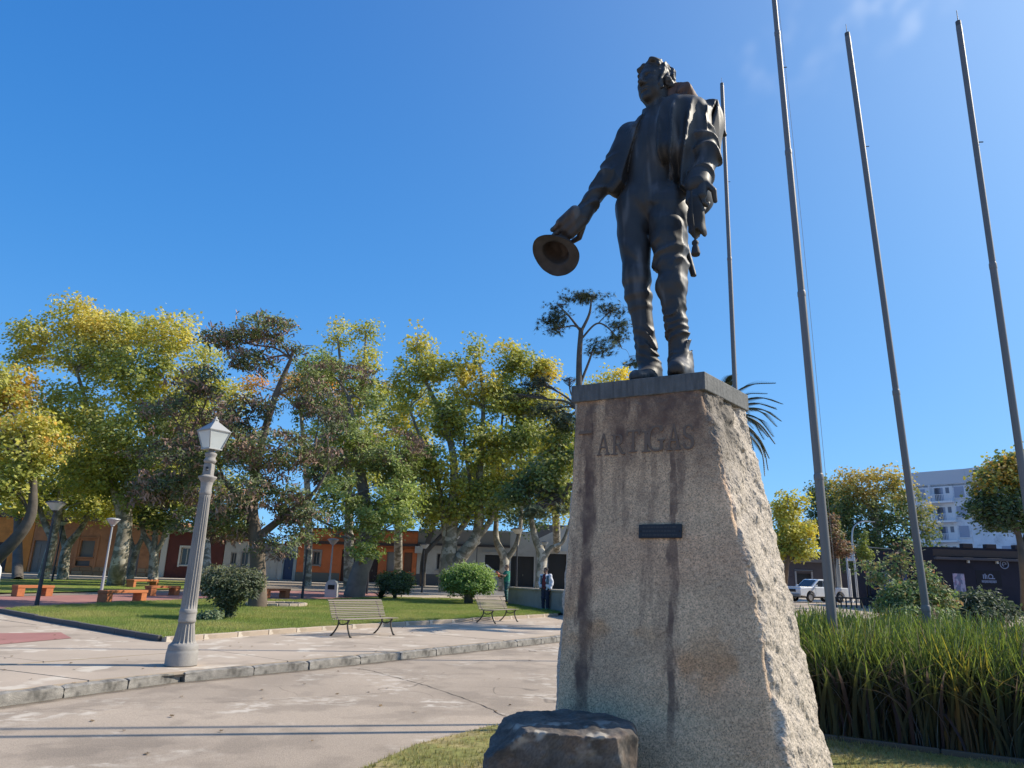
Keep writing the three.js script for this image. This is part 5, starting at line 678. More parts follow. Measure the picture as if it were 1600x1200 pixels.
function tree(name, label, o) {                                  // o.base world, o.trunks [[world pts + r]], o.blobs world
  const B = V(...o.base), g = thing(name, label, o.cat || 'tree', o.base, 0, o.group), R = rng(o.seed + 100), rel = p => V(p[0], p[1], p[2]).sub(B);
  const blobs = o.blobs.map(b => { const c = rel(b); return [c.x, c.y, c.z + (o.zj || 0) * gauss(R), b[3], b[4], o.rz ? b[3] * o.rz : b[3]]; });
  const nodes = [];
  for (const t of o.trunks) { const pts = t.pts.map(rel); pts[0].y -= .15; part('trunk', tube(pts, t.r, 12, pts.length * 6), o.bark, g); for (let i = 1; i < pts.length; i++) nodes.push([pts[i], t.r[Math.min(i, t.r.length - 1)]]); }
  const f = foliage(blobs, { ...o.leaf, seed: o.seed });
  const tw = [], used = o.twigs ?? 5;
  for (const b of blobs) {
    const c = V(b[0], b[1], b[2]); let best = null, bd = 1e9; for (const n of nodes) { const d = n[0].distanceTo(c) + Math.max(0, n[0].y - c.y) * 1.5; if (d < bd) { bd = d; best = n; } }
    const a = best[0], r = Math.min(best[1] * .62, .03 + bd * .016) * (o.limb || 1), mid = a.clone().lerp(c, .5).add(V(gauss(R) * .12 * bd, .10 * bd * (o.lift ?? 1), gauss(R) * .1 * bd)), e = c.clone().add(V(gauss(R) * b[3] * .3, b[4] * .45 * (o.lift ?? 1), gauss(R) * b[3] * .3));
    part('branch', tube([a, a.clone().lerp(mid, .5).add(V(gauss(R) * .1, .06 * bd, gauss(R) * .1)), mid, c, e], [r, r * .8, r * .6, r * .42, r * .16], 7, 16), o.bark, g);
    const near = f.tips.filter(t => Math.abs(t.x - b[0]) < b[3] * 1.1 && Math.abs(t.y - b[1]) < b[4] * 1.1); for (let i = 0; i < used && near.length; i++) { const t = near[Math.floor(R() * near.length)], s = mid.clone().lerp(c, R()), mm = s.clone().lerp(t, .5).add(V(gauss(R) * .2, .12 * s.distanceTo(t), gauss(R) * .2)); tw.push(tube([s, mm, t], [r * .34, r * .22, r * .07], 5, 8)); }
  }
  if (tw.length) part('twigs', tw, o.bark, g, 'stuff');
  g.add(f.mesh); if (o.extra) for (const e of o.extra) g.add(foliage(e.blobs ? e.blobs.map(b => { const c = rel(b); return [c.x, c.y, c.z, b[3], b[4], b[3]]; }) : blobs, { ...e, seed: o.seed + 7 }).mesh);
  return g;
}
const YG = [[.095, .12, .015], [.155, .175, .02], [.225, .225, .028], [.30, .27, .034], [.38, .30, .04]], GR = [[.028, .05, .012], [.045, .075, .014], [.075, .105, .018], [.14, .14, .03]], OR = [[.10, .11, .016], [.22, .17, .02], [.36, .2, .02], [.42, .17, .015]], YL = [[.12, .14, .015], [.26, .24, .02], [.42, .34, .03], [.50, .36, .03]], TI = [[.034, .042, .012], [.05, .062, .016], [.075, .092, .022], [.12, .14, .035]], PODC = [[.09, .055, .045], [.16, .10, .075], [.24, .16, .12]];
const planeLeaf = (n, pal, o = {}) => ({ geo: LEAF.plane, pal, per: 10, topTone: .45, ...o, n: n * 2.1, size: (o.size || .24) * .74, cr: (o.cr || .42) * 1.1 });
const tr = (...a) => { const r = []; const pts = []; for (const p of a) { pts.push(p.slice(0, 3)); r.push(p[3]); } return { pts, r }; };
const Q = (p, r) => [...p, r];
// --- left plane group
tree('plane_tree', 'big plane tree with thick white mottled trunk and the tallest yellow green crown', { base: [-23.675, 0.554, -45.299], seed: 1, bark: BK.plane, limb: 1.2, trunks: [tr(Q([-23.675, 0.554, -45.299], .52), Q([-22.985, 1.827, -44], .46), Q([-22.967, 3.503, -44], .42), Q([-23.103, 5.21, -44], .34), Q([-23.289, 7.937, -44], .25)), tr(Q([-22.992, 3.88, -44], .3), Q([-23.93, 5.957, -44], .22), Q([-25.734, 9.466, -44], .15), Q([-27.064, 13.275, -43], .09))],
  blobs: [[-28.133, 16.993, -44, 1.752, 1.502], [-30.801, 15.814, -44, 1.576, 1.161], [-25.71, 16.191, -44, 1.868, 1.329], [-21.675, 15.755, -43, 2.026, 1.54], [-18.665, 13.041, -42, 1.404, 1.716], [-26.632, 14.432, -44, 2.467, 1.233], [-23.036, 12.986, -43, 2.592, 1.994], [-26.996, 10.827, -43, 2.167, 1.773], [-19.445, 10.43, -42, 1.92, 1.728], [-22.675, 9.166, -42, 2.669, 1.906], [-30.981, 14.608, -45, 1.682, 0.757], [-24.728, 6.963, -43, 2.309, 1.385], [-20.974, 7.46, -43, 2.121, 1.697], [-22.03, 5.709, -43, 1.679, 0.763]], leaf: planeLeaf(36000, YG, { gap: -.2 }) });
tree('plane_tree', 'plane tree with leaning dark trunk cut by the left picture edge', { base: [-27.104, 0.797, -38], seed: 2, bark: BK.dark, trunks: [tr(Q([-27.104, 0.797, -38], .42), Q([-26.318, 1.674, -38], .36), Q([-25.283, 2.988, -38], .30), Q([-24.844, 4.079, -38], .25), Q([-25.152, 6.241, -38], .16))], blobs: [[-28.978, 11.196, -40, 1.477, 1.661], [-28.684, 8.038, -39, 2.119, 1.766], [-25.567, 7.945, -38, 1.548, 1.892], [-26.254, 5.533, -38, 1.692, 1.185], [-30.659, 10.513, -39, 1.796, 2.155], [-29.176, 5.571, -39, 1.389, 1.389]], leaf: planeLeaf(14000, [YG[1], YG[2], YG[3], OR[2]], {}) });
tree('plane_tree', 'plane tree with crooked forked trunk behind the tall black lamp', { base: [-38.621, 0.76, -62.241], seed: 3, bark: BK.plane, trunks: [tr(Q([-29.784, 0.952, -48], .34), Q([-29.685, 2.118, -48], .30), Q([-29.66, 3.256, -48], .28), Q([-30.238, 4.06, -48], .2), Q([-30.922, 5.37, -48], .14), Q([-30.921, 7.488, -48], .10)), tr(Q([-29.66, 3.256, -48], .24), Q([-29.58, 4.992, -48], .18), Q([-30.026, 7.944, -48], .11))], blobs: [[-31.436, 9.64, -48, 1.956, 2.173], [-29.386, 7.963, -48, 1.722, 1.722], [-31.174, 6.204, -48, 1.706, 1.066], [-30.419, 10.307, -49, 2.224, 1.779], [-31.846, 5.343, -48, 1.528, 0.679], [-28.102, 5.663, -48, 1.7, 0.765]], leaf: planeLeaf(8500, YG, {}) });
tree('plane_tree', 'plane tree with pale mottled V shaped trunk beside the grey shutter window', { base: [-34.704, 0.711, -58.385], seed: 4, bark: BK.plane, trunks: [tr(Q([-29.72, 0.838, -50], .36), Q([-29.845, 2.381, -50], .30), Q([-29.777, 2.932, -50], .28), Q([-29.245, 3.8, -50], .2), Q([-28.882, 4.67, -50], .15), Q([-29.006, 6.059, -50], .12)), tr(Q([-29.815, 2.677, -50], .22), Q([-30.43, 4.065, -50], .18), Q([-30.809, 5.568, -50], .13), Q([-31.055, 8.215, -50], .09))], blobs: [[-29.197, 7.823, -50, 2.013, 1.566], [-28.407, 9.649, -50, 2.033, 2.033], [-30.233, 6.242, -50, 1.553, 0.888], [-27.27, 6.991, -50, 1.781, 1.113], [-28.278, 5.207, -50, 1.765, 0.618], [-25.436, 5.291, -50, 1.765, 0.794]], leaf: planeLeaf(6500, YG, {}) });
tree('plane_tree', 'slim crooked plane tree just right of the thick white trunk', { base: [-24.326, 0.59, -48.332], seed: 5, bark: BK.plane, trunks: [tr(Q([-23.178, 0.79, -46], .22), Q([-23.192, 2.055, -46], .19), Q([-23.064, 2.718, -46], .18), Q([-22.861, 3.427, -46], .12), Q([-22.958, 5.008, -46], .08)), tr(Q([-23.117, 2.56, -46], .15), Q([-23.651, 3.6, -46], .1), Q([-23.87, 5.382, -46], .07))], blobs: [[-23.533, 5.795, -46, 1.631, 1.142], [-22.781, 7.446, -46, 1.647, 1.441]], leaf: planeLeaf(3500, GR.concat([YG[2]]), {}) });
tree('plane_tree', 'white trunked plane tree forking low left of the dark red house', { base: [-24.753, 0.638, -52.347], seed: 6, bark: BK.plane, trunks: [tr(Q([-21.776, 0.906, -46], .3), Q([-21.895, 1.899, -46], .27), Q([-22.006, 2.593, -46], .26), Q([-22.609, 3.356, -46], .16), Q([-22.989, 4.212, -46], .13), Q([-23.073, 6.213, -46], .09)), tr(Q([-22.006, 2.593, -46], .2), Q([-22.085, 3.843, -46], .15), Q([-22.36, 5.829, -46], .10)), tr(Q([-21.954, 2.516, -46], .18), Q([-21.553, 3.269, -46], .13), Q([-21.577, 4.451, -46], .1))], blobs: [[-21.635, 6.662, -46, 1.844, 1.434], [-20.036, 5.495, -46, 1.424, 1.221], [-21.929, 4.64, -46, 1.62, 0.729], [-20.861, 8.33, -46, 1.654, 1.654], [-20.635, 4.083, -46, 1.372, 0.646], [-18.713, 4.734, -46, 1.377, 1.215]], leaf: planeLeaf(6500, GR.concat([YG[2]]), {}) });
// --- feathery trees with brown seed pods
const frond = (n, o = {}) => ({ n, size: .15, geo: LEAF.oval, pal: TI, cr: .34, per: 18, flat: .42, gap: -.06, gain: 2.3, ...o });
const pods = n => ({ name: 'seed_pods', n, size: .20, geo: LEAF.pod, mat: dryMat, pal: PODC, cr: .30, per: 16, flat: .5, gap: -.05, topTone: 0, inner: .5, gain: 1.6 });
tree('feathery_tree', 'dark feathery leaved tree with brown seed pods rising behind the dense bush', { base: [-9.105, 0.342, -27.683], seed: 11, bark: BK.brown, limb: 1.15, twigs: 7, lift: .6, trunks: [tr(Q([-9.105, 0.342, -27.683], .36), Q([-9.243, 1.431, -27.7], .30), Q([-9.432, 2.59, -27.7], .27), Q([-9.747, 3.772, -27.7], .22), Q([-9.811, 5.485, -27.7], .17), Q([-9.393, 8.31, -27.7], .12), Q([-8.933, 9.922, -27.7], .07)), tr(Q([-9.476, 2.943, -27.7], .16), Q([-8.54, 3.551, -27.5], .13), Q([-7.298, 4.492, -27], .07), Q([-6.853, 5.346, -27], .03)), tr(Q([-9.747, 3.772, -27.7], .16), Q([-11.098, 4.991, -28], .11), Q([-12.773, 6.202, -28], .07))],
  blobs: [[-10.217, 11.218, -28, 1.376, 0.45], [-11.877, 10.804, -28, 0.897, 0.369], [-8.697, 10.571, -28, 1.104, 0.473], [-10.443, 9.832, -28, 1.045, 0.418], [-12.13, 8.834, -28, 1.166, 0.622], [-13.471, 7.471, -28, 1.229, 0.666], [-14.153, 6.16, -28, 1.164, 0.658], [-10.172, 7.347, -27, 1.284, 0.839], [-11.314, 5.822, -27, 1.703, 0.827], [-8.682, 6.147, -27, 1.463, 0.78], [-9.299, 4.61, -26.5, 1.652, 0.803], [-12.55, 4.699, -28, 1.496, 0.648], [-10.869, 3.281, -28, 1.353, 0.59], [-8.081, 3.994, -27, 0.955, 0.716], [-8.127, 2.573, -26.5, 0.832, 0.555], [-7.651, 3.304, -27, 1.044, 0.569], [-10.337, 3.928, -27, 1.194, 0.621], [-12.09, 3.245, -28, 0.984, 0.492], [-13.54, 4.67, -28, 1.097, 0.599], [-7.595, 7.389, -28, 1.021, 0.664], [-7.752, 8.969, -28, 1.192, 0.518], [-6.562, 5.598, -27, 0.824, 0.582], [-12.336, 7.46, -29, 1.058, 0.793]], leaf: frond(60000), extra: [pods(22000)] });
tree('feathery_tree', 'feathery leaved tree with thick leaning grey trunk before the orange red house', { base: [-8.416, 0.508, -41.49], seed: 12, bark: BK.grey, limb: 1.1, twigs: 7, lift: .6, trunks: [tr(Q([-8.114, 0.547, -40], .58), Q([-7.902, 1.679, -40], .50), Q([-7.584, 2.865, -40], .46), Q([-7.823, 4.92, -40], .36), Q([-8.485, 7.74, -40], .26), Q([-9.349, 11.418, -40], .13)), tr(Q([-7.579, 2.797, -40], .26), Q([-6.838, 4.949, -40], .2), Q([-5.927, 7.097, -40], .12)), tr(Q([-7.823, 4.92, -40], .2), Q([-9.604, 6.845, -39], .13), Q([-10.788, 8.22, -39], .08))],
  blobs: [[-10.004, 12.544, -40, 1.929, 1.039], [-8.187, 10.698, -40, 1.32, 1.1], [-10.651, 10.39, -39, 1.644, 1.001], [-8.508, 8.288, -39, 2.184, 1.268], [-6.526, 7.639, -39, 1.753, 1.052], [-10.442, 7.362, -38, 1.708, 1.162], [-5.718, 5.637, -38, 1.417, 0.877], [-8.2, 5.616, -37, 2.039, 0.986], [-10.227, 4.583, -37, 1.437, 0.849], [-6.264, 3.898, -37, 1.688, 0.779], [-8.703, 3.48, -36.5, 1.278, 0.831], [-7.042, 2.689, -36.5, 0.953, 0.572], [-5.827, 4.801, -38, 1.475, 0.872], [-6.976, 4.679, -37, 1.437, 0.849], [-5.43, 6.969, -39, 1.187, 1.047], [-9.209, 8.786, -38, 1.518, 1.035], [-11.188, 13.281, -40, 1.491, 0.671]], leaf: frond(50000, { size: .20, pal: [[.055, .075, .016], [.09, .115, .022], [.14, .17, .03], [.20, .24, .05]] }), extra: [{ ...pods(11000), blobs: [[-10.004, 12.544, -40, 1.929, 1.039], [-10.651, 10.39, -39, 1.644, 1.001], [-10.442, 7.362, -38, 1.708, 1.162], [-6.577, 8.346, -39, 1.762, 1.057]] }] });
// --- golden plane behind, and the tall plane group
tree('plane_tree', 'tall narrow plane tree with twin tops and golden leaves behind the feathery trees', { base: [-11.351, 0.657, -53.928], seed: 13, bark: BK.plane, trunks: [tr(Q([-11.351, 0.657, -53.928], .4), Q([-11.404, 5.88, -52], .3), Q([-12.261, 12.892, -52], .2), Q([-13.381, 18.861, -52], .08)), tr(Q([-11.611, 7.702, -52], .24), Q([-11.199, 14.393, -52], .14), Q([-11.279, 19.444, -52], .06))], blobs: [[-13.308, 19.121, -52, 1.274, 1.274], [-13.869, 17.312, -52, 1.069, 1.166], [-11.279, 19.444, -52, 0.883, 1.079], [-10.945, 17.149, -52, 1.068, 1.553], [-11.438, 14.385, -52, 1.915, 1.628], [-9.78, 11.519, -52, 1.605, 1.605], [-13.964, 10.915, -52, 1.883, 1.883], [-11.647, 8.628, -52, 2.327, 1.861]], leaf: planeLeaf(9000, YG, { cr: .4 }) });
tree('plane_tree', 'orange autumn plane tree seen through gaps of the feathery trees', { base: [-15.25, 0.697, -57.239], seed: 14, bark: BK.plane, trunks: [tr(Q([-15.25, 0.697, -57.239], .35), Q([-15.655, 6.199, -57], .28), Q([-17.126, 14.399, -57], .14))], blobs: [[-21.025, 16.44, -57, 1.266, 0.738], [-18.112, 16.257, -57, 1.475, 1.054], [-16.043, 16.593, -57, 1.582, 1.16], [-10.507, 16.491, -57, 0.843, 1.054], [-14.527, 14.478, -57, 1.671, 1.045], [-11.452, 11.926, -57, 1.445, 1.032]], leaf: planeLeaf(4200, OR, { cr: .4 }) });
tree('plane_tree', 'multi stemmed tall plane tree left of the cedar, with thick fork above the clipped bush', { base: [-4.237, 0.712, -58.465], seed: 15, bark: BK.plane, limb: 1.1, trunks: [tr(Q([-3.26, 0.956, -42], .55), Q([-3.333, 2.353, -42], .50), Q([-3.278, 3.421, -42], .42), Q([-3.205, 5.6, -42], .3), Q([-3.45, 8.974, -42], .2), Q([-5.924, 14.454, -42], .07)), tr(Q([-3.293, 2.992, -42], .32), Q([-3.675, 4.672, -42], .2), Q([-3.987, 6.316, -42], .13), Q([-6.102, 11.229, -42], .07)), tr(Q([-3.178, 2.181, -42], .42), Q([-2.553, 2.8, -42], .38), Q([-1.764, 4.003, -42], .3), Q([-1.766, 6.754, -42], .22), Q([-1.685, 11.364, -42], .12), Q([-2.111, 15.191, -42], .05)), tr(Q([-2.111, 3.526, -42], .22), Q([-1.056, 4.748, -42], .16), Q([-0.22, 7.55, -42], .1)), tr(Q([-3.187, 3.782, -42], .2), Q([-2.187, 5.263, -42], .14), Q([-2.748, 9.38, -42], .08))],
  blobs: [[-5.924, 15.695, -42, 0.87, 1.107], [-6.234, 13.223, -42, 1.247, 1.324], [-4.898, 13.669, -42, 1.093, 1.484], [-3.319, 13.313, -42, 1.013, 1.324], [-6.459, 10.825, -42, 1.152, 1.152], [-4.522, 10.492, -42, 1.379, 1.379], [-2.477, 14.561, -42, 0.942, 1.491], [-2.82, 10.935, -42, 1.382, 1.382], [-3.618, 7.826, -42, 1.884, 1.281], [-5.546, 8.529, -42, 1.287, 1.136], [-1.523, 12.163, -42, 1.16, 1.547], [-1.371, 8.859, -41, 1.482, 1.333], [-3.852, 5.214, -42, 1.483, 0.89], [-2.018, 5.635, -42, 1.486, 1.04], [-5.426, 6.646, -42, 1.347, 1.272], [-3.717, 9.738, -42, 1.372, 1.296], [-2.83, 7.097, -42, 1.65, 1.125], [-0.558, 6.417, -42, 1.344, 1.12], [-5.214, 12.449, -42, 1.008, 1.318]], leaf: planeLeaf(24000, YG, { cr: .36, gap: -.1 }) });
tree('plane_tree', 'plane tree with slim grey forked trunk in front of the dark garage opening', { base: [-0.296, 0.769, -62.697], seed: 16, bark: BK.plane, trunks: [tr(Q([-0.166, 1.031, -43], .30), Q([-0.132, 2.285, -43], .27), Q([-0.146, 2.755, -43], .27), Q([-0.628, 3.727, -43], .18), Q([-0.685, 5.396, -43], .13), Q([-0.531, 11.229, -43], .07)), tr(Q([-0.144, 2.682, -43], .2), Q([0.505, 3.503, -43], .14), Q([0.794, 5.439, -43], .10), Q([0.53, 11.261, -43], .05))], blobs: [[-0.248, 14.941, -43, 1.045, 1.205], [1.171, 14.356, -43, 1.361, 0.961], [-0.372, 12.451, -43, 1.346, 1.346], [1.417, 12.098, -43, 1.422, 1.185], [0.292, 9.472, -42, 1.521, 1.293], [1.975, 14.173, -43, 0.88, 0.64], [1.813, 9.517, -42, 1.369, 1.141], [0.638, 11.668, -43, 1.182, 1.576], [-0.674, 9.63, -43, 1.324, 1.168], [1.283, 7.595, -42, 1.503, 1.128]], leaf: planeLeaf(16000, YG, { cr: .36, gap: -.12 }) });
tree('plane_tree', 'plane tree with pale Y shaped trunk between the two dark doors', { base: [2.021, 0.603, -49.376], seed: 17, bark: BK.plane, trunks: [tr(Q([1.686, 0.836, -38], .30), Q([1.794, 2.101, -38], .25), Q([1.814, 2.805, -38], .25), Q([1.432, 3.7, -38], .17), Q([1.134, 5.171, -38], .12), Q([0.957, 7.018, -38], .07)), tr(Q([1.815, 2.741, -38], .18), Q([2.304, 3.206, -38], .13), Q([2.831, 3.48, -38], .10), Q([3.385, 5.071, -38], .06))], blobs: [[1.338, 6.689, -38, 1.357, 1.018], [2.338, 8.089, -38, 1.233, 1.164], [0.165, 6.147, -38, 1.217, 0.811], [2.703, 6.053, -38, 1.148, 0.878], [3.189, 8.81, -38, 1.032, 1.239]], leaf: planeLeaf(6500, [GR[1], GR[2], YG[2], OR[1]], {}) });
tree('plane_tree', 'dark shaded plane tree low behind the thick forked trunk', { base: [-7.07, 0.779, -63.071], seed: 18, bark: BK.dark, trunks: [tr(Q([-7.07, 0.779, -63.071], .25), Q([-5.974, 3.431, -54], .22), Q([-5.402, 5.764, -54], .16), Q([-5.03, 7.666, -54], .1)), tr(Q([-5.974, 3.431, -54], .18), Q([-3.504, 5.819, -54], .12), Q([-0.686, 6.844, -54], .08))], blobs: [[-5.428, 6.233, -54, 1.716, 1.525], [-3.548, 6.76, -54, 1.719, 1.719], [-0.67, 6.372, -54, 1.906, 1.334], [1.717, 6.207, -54, 1.714, 1.142], [-2.676, 8.696, -54, 1.928, 1.446]], leaf: planeLeaf(6500, GR, {}) });
// --- farther planes that close the row
tree('plane_tree', 'far plane tree filling the gap behind the big fluted lamp post', { base: [-21.297, 0.646, -53.013], seed: 61, bark: BK.plane, trunks: [tr(Q([-21.297, 0.646, -53.013], .4), Q([-24.071, 6.041, -58], .3), Q([-24.786, 12.245, -58], .15))], blobs: [[-26.405, 14.35, -58, 2.339, 2.126], [-23.929, 11.738, -58, 2.626, 2.311], [-26.821, 10.07, -58, 2.294, 2.294], [-23.382, 15.535, -58, 1.602, 1.389], [-23.875, 7.57, -58, 3.092, 1.855], [-27.729, 5.933, -58, 2.047, 1.331]], leaf: planeLeaf(11000, YG, { size: .28, cr: .5 }) });
tree('plane_tree', 'far yellow green plane tree closing the gap left of the multi stemmed plane', { base: [-9.388, 0.91, -64.787], seed: 62, bark: BK.plane, trunks: [tr(Q([-9.388, 0.91, -64.787], .4), Q([-8.792, 6.489, -58], .3), Q([-9.335, 12.711, -58], .15))], blobs: [[-10.017, 14.849, -58, 1.594, 1.807], [-8.214, 11.68, -58, 2.096, 2.096], [-10.185, 10.044, -58, 2.081, 2.081], [-7.171, 7.552, -58, 1.851, 1.543], [-6.837, 14.946, -58, 1.594, 2.126]], leaf: planeLeaf(7500, YG, { size: .28, cr: .5 }) });
tree('plane_tree', 'far golden plane tree behind the cedar next to the pedestal', { base: [7.322, 0.91, -110.141], seed: 63, bark: BK.plane, trunks: [tr(Q([7.322, 0.91, -110.141], .4), Q([3.784, 6.858, -58], .3), Q([3.283, 13.091, -58], .15))], blobs: [[3.784, 15.27, -58, 1.594, 1.807], [2.251, 11.994, -58, 2.096, 2.305], [4.619, 11.009, -58, 1.773, 2.294], [0.216, 9.832, -58, 2.076, 1.869], [3.88, 7.368, -58, 2.052, 1.334], [-1.859, 9.77, -58, 1.765, 1.869]], leaf: planeLeaf(9000, [YG[1], YG[2], YG[3], YL[1], OR[2]], { size: .28, cr: .5 }) });
tree('plane_tree', 'far plane tree at the left behind the terracotta house cornice', { base: [-33.084, 0.617, -50.617], seed: 64, bark: BK.dark, trunks: [tr(Q([-33.084, 0.617, -50.617], .35), Q([-40.328, 5.741, -60], .28), Q([-41.331, 11.042, -60], .15))], blobs: [[-40.882, 8.893, -60, 2.685, 2.148], [-37.488, 7.928, -60, 2.672, 1.603], [-43.771, 9.883, -60, 2.697, 2.697], [-34.746, 7.479, -60, 2.666, 1.386], [-42.564, 14.325, -60, 2.199, 2.749], [-38.705, 6.05, -60, 3.711, 0.848], [-31.924, 6.51, -60, 3.184, 1.061]], leaf: planeLeaf(11000, [YG[1], YG[2], YG[3], OR[2]], { size: .28, cr: .5 }) });
// --- cedar with tiers and clear stem
{ 
  tree('cedar_tree', 'dark flat topped cedar with bare stem standing left of the statue legs', { base: [5.304, 0.669, -54.886], seed: 21, bark: BK.dark, limb: 1.1, lift: .5, twigs: 24, trunks: [tr(Q([5.304, 0.669, -54.886], .34), Q([3.552, 6.292, -37], .28), Q([3.601, 10.356, -37], .19), Q([3.59, 13.198, -37], .15), Q([3.688, 14.886, -37], .13)), tr(Q([3.688, 14.886, -37], .09), Q([4.143, 15.795, -37], .07), Q([4.249, 16.627, -37], .04)), tr(Q([3.688, 14.886, -37], .08), Q([3.053, 15.573, -37], .055), Q([2.412, 16.266, -37], .03)), tr(Q([3.596, 11.763, -37], .08), Q([4.178, 13.216, -37], .06), Q([4.387, 13.95, -37], .03)), tr(Q([3.62, 14.367, -37], .06), Q([4.634, 15.25, -37], .05), Q([5.437, 14.719, -37], .03), Q([5.916, 13.815, -37], .02))],
    blobs: [[4.391, 16.822, -37, 1.204, 0.248], [2.977, 16.284, -37, 0.988, 0.282], [5.342, 16.02, -37, 0.775, 0.282], [2.28, 15.474, -37, 0.702, 0.281], [5.791, 15.1, -37, 0.56, 0.28], [3.575, 16.834, -37, 0.921, 0.177], [4.977, 13.786, -37, 1.18, 0.278], [6.357, 13.103, -37, 0.76, 0.345], [2.079, 14.798, -37, 0.524, 0.175], [5.679, 14.431, -37, 0.488, 0.174], [1.712, 11.705, -37, 1.369, 0.274], [0.7, 11.038, -37, 1.023, 0.239], [3.079, 12.103, -37, 0.824, 0.206], [1.735, 10.3, -37, 1.221, 0.339], [2.929, 9.643, -37, 1.012, 0.472], [1.481, 5.902, -37, 1.249, 0.329], [2.312, 5.275, -37, 0.851, 0.458], [1.173, 4.918, -37, 1.175, 0.327]], leaf: { n: 6400, size: .24, geo: LEAF.tuft, pal: [[.022, .034, .02], [.035, .05, .028], [.055, .072, .035]], cr: .46, per: 6, flat: .14, gap: .03, hole: 0, mat: dryMat, gain: 1.5 } }); }
tree('yellow_tree', 'round yellow tree behind the statue feet', { base: [8.62, 0.743, -61.009], seed: 22, bark: BK.plane, trunks: [tr(Q([8.62, 0.743, -61.009], .3), Q([7.105, 6.245, -50], .25), Q([7.161, 13.503, -50], .14))], blobs: [[6.944, 15.398, -50, 1.573, 1.11], [5.785, 14.884, -50, 1.108, 0.831], [8.241, 15.438, -50, 1.11, 1.203], [6.925, 12.558, -50, 2.28, 2.28], [4.649, 11.101, -50, 1.811, 1.811], [3.986, 9.259, -50, 1.615, 1.794]], leaf: planeLeaf(6500, [YG[2], YL[1], YL[2], YL[3]], {}) });
// --- palm behind the pedestal
{ const top = [7.183, 6.887, -24], b = [top[0], T(-24), -24], o = thing('palm_tree', 'palm tree hidden behind the pedestal, its dark fronds arching out on the right', 'palm', b), H = top[1] - b[1]; part('trunk', tube([[0, 0, 0], [.03, H * .5, 0], [0, H, 0]], [.36, .30, .34], 14, 24), BK.dark, o);
  const fr = (() => { const P0 = [], x = []; const gs = [tube([[0, 0, 0], [0, .35, .7], [0, .25, 1.5], [0, -.35, 2.2]], [.035, .025, .008], 5, 12)]; const c = new THREE.CatmullRomCurve3([V(0, 0, 0), V(0, .35, .7), V(0, .25, 1.5), V(0, -.35, 2.2)]); for (let i = 4; i < 40; i++) { const p = c.getPoint(i / 40), l = .42 * Math.sin(.35 + i / 40 * 2.6); for (const s of [-1, 1]) { const k = P0.length; P0.push([p.x, p.y, p.z - .03], [p.x + s * l * .7, p.y - .22 * l - .02, p.z + l * .62], [p.x, p.y, p.z + .03]); x.push(k, k + 1, k + 2); } } gs.push(flat(P0, x)); return mg(gs); })();
  const fm = new THREE.MeshStandardMaterial({ color: C(.035, .05, .02), roughness: .6, side: THREE.DoubleSide }), R = rng(31); for (let i = 0; i < 60; i++) { const m = part('frond', fr, fm, o); m.position.set(0, H - .05 + R() * .25, 0); m.rotation.set(-.85 + (i % 11) / 11 * 1.75 + R() * .15, i * 2.39996, 0, 'YXZ'); m.scale.setScalar(.82 + R() * .2); } part('crown_shaft', lathe([[.34, H - .3], [.42, H], [.3, H + .3], [.001, H + .4]], 14), BK.brown, o); }
// --- right side trees
tree('yellow_tree', 'bright yellow green young tree right beside the pedestal', { base: [22.328, 0.574, -59.465], seed: 41, bark: BK.brown, trunks: [tr(Q([22.328, 0.574, -59.465], .13), Q([15.215, 2.678, -40], .10), Q([15.562, 4.563, -40], .07), Q([15.749, 6.138, -40], .04))], blobs: [[15.703, 4.567, -40, 1.192, 1.192], [15.249, 5.597, -40, 0.847, 0.706], [16.234, 5.977, -40, 0.566, 0.778], [15.49, 6.484, -40, 0.355, 0.426], [16.192, 4.065, -40, 0.769, 0.908], [14.787, 4.025, -40, 0.838, 0.908], [15.684, 3.368, -40, 0.974, 0.417], [16.52, 5.111, -40, 0.422, 0.563]], leaf: planeLeaf(5200, [YG[1], YG[3], YL[1], YL[2]], { size: .2, cr: .26, topTone: .3 }) });
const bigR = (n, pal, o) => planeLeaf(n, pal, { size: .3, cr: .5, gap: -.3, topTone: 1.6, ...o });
tree('plane_tree', 'largest dark green plane tree behind the two middle flagpoles', { base: [31.551, 0.621, -63.418], seed: 42, bark: BK.plane, limb: 1.2, trunks: [tr(Q([32.96, 0.693, -66], .5), Q([33.297, 3.893, -66], .4), Q([33.539, 7.29, -66], .3), Q([33.548, 10.187, -66], .15))], blobs: [[31.833, 10.724, -66, 1.881, 1.646], [34.233, 11.09, -66, 2.119, 1.648], [36.241, 10.56, -66, 1.527, 1.762], [32.486, 8.41, -66, 2.563, 2.097], [35.095, 8.197, -66, 2.443, 2.094], [37.406, 7.977, -66, 1.511, 1.859], [31.247, 9.05, -67, 1.778, 2.37], [38.143, 6.852, -66, 1.157, 1.273], [33.939, 5.595, -66, 2.879, 1.382], [36.207, 5.209, -66, 2.299, 1.264], [31.62, 5.527, -66, 2.073, 1.497], [32.223, 3.882, -67, 2.322, 0.929], [35.427, 3.861, -67, 2.669, 0.928], [38.128, 4.506, -67, 1.512, 1.163]], leaf: bigR(14000, [GR[0], GR[1], GR[2], [.13, .13, .025], [.27, .2, .03]]) });
